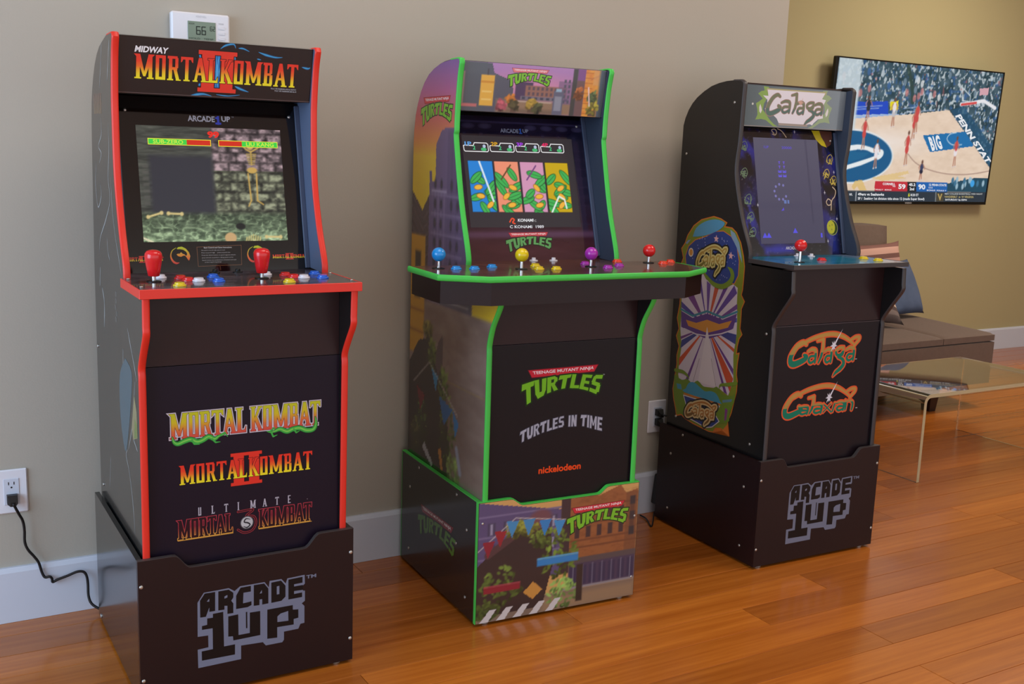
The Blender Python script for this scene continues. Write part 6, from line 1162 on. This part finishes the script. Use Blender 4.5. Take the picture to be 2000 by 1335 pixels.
cushion('scatter_cushion', 'slate blue plain scatter cushion standing at the open end of the sofa', mat('slate_blue_fabric', (84, 96, 122), .85, spec=.2, bump=(500, .2, .002), vary=(14, .25)), (4.745, 1.125, .548), (.97, .12, 0), (-.20, .12, .30), .315, .085, 'scatter cushions on the sofa')
cushion('scatter_cushion', 'dusky pink and brown striped scatter cushion standing against the raised sofa back', stripe_mat(((0, (112, 92, 88)), (.3, (150, 118, 110)), (.62, (196, 150, 138)), (.72, (120, 82, 74)), (.78, (206, 160, 144)), (.86, (134, 92, 84)), (.93, (92, 72, 68)))), (4.745, 1.268, .588), (.97, .03, .04), (0, .07, .36), .38, .075, 'scatter cushions on the sofa')

# ------------------------------------------------------------------ clear acrylic table
def acrylic_table():
    t = thing('coffee_table', 'clear acrylic waterfall coffee table with pale edges on the wood floor', 'table', (3.40, -.172, 0))
    L_, Dp, H, th, r = .885, .497, .348, .014, .035
    def shell(off): return [(off, 0.0006)] + [(r + off + (r) * -math.cos(math.radians(a)) * (r - off) / r - off, H - r + (r - off) * math.sin(math.radians(a))) for a in range(0, 91, 15)]
    lft = [(0, .0008)] + [(r - r * math.cos(math.radians(a)), H - r + r * math.sin(math.radians(a))) for a in range(0, 91, 15)]
    inn = [(th, .0008)] + [(r - (r - th) * math.cos(math.radians(a)), H - r + (r - th) * math.sin(math.radians(a))) for a in range(0, 91, 15)]
    out = lft + [(L_ - x, z) for x, z in lft[::-1]]; inner = inn + [(L_ - x, z) for x, z in inn[::-1]]
    k = len(out)
    def sheet(y0, y1):
        v = [(x, y0, z) for x, z in out] + [(x, y0, z) for x, z in inner] + [(x, y1, z) for x, z in out] + [(x, y1, z) for x, z in inner]; f = []
        for i in range(k - 1): f += [(i, i + 1, k + i + 1, k + i), (2 * k + i, 3 * k + i, 3 * k + i + 1, 2 * k + i + 1), (i, 2 * k + i, 2 * k + i + 1, i + 1), (k + i, k + i + 1, 3 * k + i + 1, 3 * k + i)]
        for i in (0, k - 1): f.append((i, k + i, 3 * k + i, 2 * k + i))
        return MB().add(v, f)
    sheet(.0012, Dp - .0012).build('bent_sheet', M['acrylic'], t, smooth=True, sharp=30)
    sheet(0, .001).build('polished_edge', M['acrylic_edge'], t, smooth=True, sharp=30); sheet(Dp - .001, Dp).build('polished_edge', M['acrylic_edge'], t, smooth=True, sharp=30)
acrylic_table()

# ------------------------------------------------------------------ wall plates, thermostat, cords
def thermostat():
    t = thing('thermostat', 'white wall thermostat with grey screen reading 66 above the red-trimmed cabinet', 'thermostat', (.7175, 0, 1.475))
    MB().box(-.0725, .0725, -.022, -.0002, -.052, .052, .004).build('thermostat_body', M['plastic_white'], t)
    fr = ((0, -.022, 0), (1, 0, 0), (0, 0, 1), (0, -1, 0)); MB().box(-.033, .0365, -.0235, -.0221, -.018, .0310, .0006).build('display_window', mat('grey_lcd_glass', (126, 142, 124), .3), t)
    a = Art(); ink = (44, 50, 44)
    def seg(ch, x, y, w, h, b):
        on = {'6': 'acdefg', '2': 'abged', '1': 'bc', '5': 'acdfg'}[ch]; P = {'a': ((0, 1), (1, 1)), 'b': ((1, .5), (1, 1)), 'c': ((1, 0), (1, .5)), 'd': ((0, 0), (1, 0)), 'e': ((0, 0), (0, .5)), 'f': ((0, .5), (0, 1)), 'g': ((0, .5), (1, .5))}
        a.convex(sum([a.stroke_polys([(x + p * w, y + q * h) for p, q in P[k]], b) for k in on], []), ink)
    seg('6', -.0115, .0, .0088, .0185, .0024); seg('6', .0018, .0, .0088, .0185, .0024); seg('6', .0225, .0105, .0048, .0100, .0013); seg('2', .0300, .0105, .0044, .0100, .0013)
    a.text('HOLD   TEMP', -.030, -.0125, .060, .0042, ink); a.text('ROOM', -.030, .0225, .013, .004, ink); a.build('display_digits', t, fr, M['print'], lift=.0042)
    a = Art(); a.text('HONEYWELL', -.012, .0405, .026, .0045, (176, 176, 184)); a.text('MODE', .0445, .0275, .0125, .0032, (150, 150, 156)); a.build('printed_marks', t, fr, M['print'])
    for z in (.0185, .0055, -.0075, -.0205): MB().box(.0440, .0600, -.0232, -.0221, z - .0032, z + .0032, .001).build('key', M['plastic_white'], t)
thermostat()
def outlet(name, label, x, z, plugs):
    t = thing(name, label, 'wall outlet', (x, 0, z), 0, 'wall outlets')
    MB().box(-.0375, .0375, -.0065, -.0002, -.0565, .0565, .003).build('cover_plate', M['plastic_white'], t)
    MB().box(-.0178, .0178, -.0082, -.0066, -.0335, .0335, .0008).build('receptacle', M['white'], t)
    for dz in (.0165, -.0165):
        for dx in (-.0062, .0062): MB().box(dx - .0011, dx + .0011, -.0086, -.0078, dz + .0015, dz + .0088).build('slot', M['slot'], t)
        MB().lathe([(.0023, -.0003), (.0023, .0003)], (0, -.0083, dz - .0052), 10, Matrix.Rotation(PI / 2, 3, 'X')).build('slot', M['slot'], t)
    return t
outlet('wall_outlet', 'white wall outlet by the red-trimmed cabinet with one black plug in its lower socket', .2355, .3405, 1)
outlet('wall_outlet', 'white wall outlet half hidden behind the space-art cabinet holding two black plugs', 2.2455, .3380, 2)
def plug(x, z, yb=-.0088, d=.026):
    return MB().add([(x - .012, yb, z - .011), (x + .012, yb, z - .011), (x + .012, yb, z + .011), (x - .012, yb, z + .011), (x - .012, yb - d * .55, z - .011), (x + .012, yb - d * .55, z - .011), (x + .012, yb - d * .55, z + .011), (x - .012, yb - d * .55, z + .011), (x - .006, yb - d, z - .014), (x + .006, yb - d, z - .014), (x + .006, yb - d, z - .003), (x - .006, yb - d, z - .003)],
        [(0, 3, 2, 1), (0, 1, 5, 4), (1, 2, 6, 5), (2, 3, 7, 6), (3, 0, 4, 7), (4, 5, 9, 8), (5, 6, 10, 9), (6, 7, 11, 10), (7, 4, 8, 11), (8, 9, 10, 11)])
def cords():
    """each lead belongs to the cabinet it feeds; points are given in the room and brought into the cabinet's own space"""
    def lead(k, name, o):
        inv = Matrix.Rotation(-math.radians(CAB[k]['r']), 4, 'Z') @ Matrix.Translation((-CAB[k]['x'], -CAB[k]['y'], 0)); return inv @ Matrix.Translation(o)
    def put(mb, m): mb.v = [tuple(m @ Vector(v)) for v in mb.v]; return mb
    m = lead('A', 'power_cord', (0, 0, 0)); t = CAB['A']['root']
    q = [(.2355, .318)] + [(0.2476,0.2877),(0.2556,0.2684),(0.2588,0.2437),(0.2585,0.2113),(0.2647,0.1899),(0.2781,0.1693),(0.2881,0.1512),(0.2943,0.1253),(0.301,0.1105),(0.3119,0.1111),(0.3171,0.1047),(0.3186,0.0953),(0.3316,0.1001),(0.3539,0.1066),(0.3765,0.114),(0.3914,0.1123),(0.3985,0.1009),(0.4007,0.0793),(0.4005,0.0497),(0.4055,0.0296),(0.4184,0.0173),(0.4335,0.0114),(0.4525,0.0056)]
    ys = [-.036, -.030, -.026, -.024, -.022, -.022, -.022, -.022, -.022, -.024, -.026, -.026, -.026, -.026, -.028, -.03, -.032, -.034, -.036, -.04, -.045, -.052, -.058, -.062]
    p = [(x, y, z) for (x, z), y in zip(q, ys)]
    c = put(MB().tube(spline(p, 5), .0034, 8), m).build('power_cord', M['cord'], t, smooth=True); put(plug(.2355, .3240), m).build('plug', M['cord'], c)
    t = CAB['C']['root']; m = lead('C', 'power_cord', (2.2455, 0, 0))
    p = [(0, -.034, .350), (.012, -.045, .348), (.03, -.05, .35), (.06, -.05, .34)]; c = put(MB().tube(spline(p, 5), .003, 8), m).build('power_cord', M['cord'], t, smooth=True); put(plug(0, .3545), m).build('plug', M['cord'], c)
    b = MB().box(-.0175, .0175, -.056, -.026, .040, .143, .004); b.v = [(x - .006 + (z - .04) * .10, y, z) for x, y, z in b.v]; b = put(b, m).build('power_adapter', M['washer'], t)
    put(plug(.0005, .3215), m).build('plug', M['cord'], b)
    put(MB().tube(spline([(0, -.033, .314), (.004, -.042, .29), (-.002, -.045, .24), (.004, -.045, .19), (.006, -.043, .146)], 5), .0028, 8), m).build('cable', M['cord'], b, smooth=True)
    q = [(2.239, -0.031), (2.17, -0.112), (2.142, -0.138), (2.174, -0.07), (2.177, -0.032)]
    put(MB().tube(spline([(.0, -.043, .041), (.004, -.043, .02)] + [(x - 2.2455, y, .004) for x, y in q], 5), .0024, 8), m).build('cable', M['cord'], b, smooth=True)
cords()
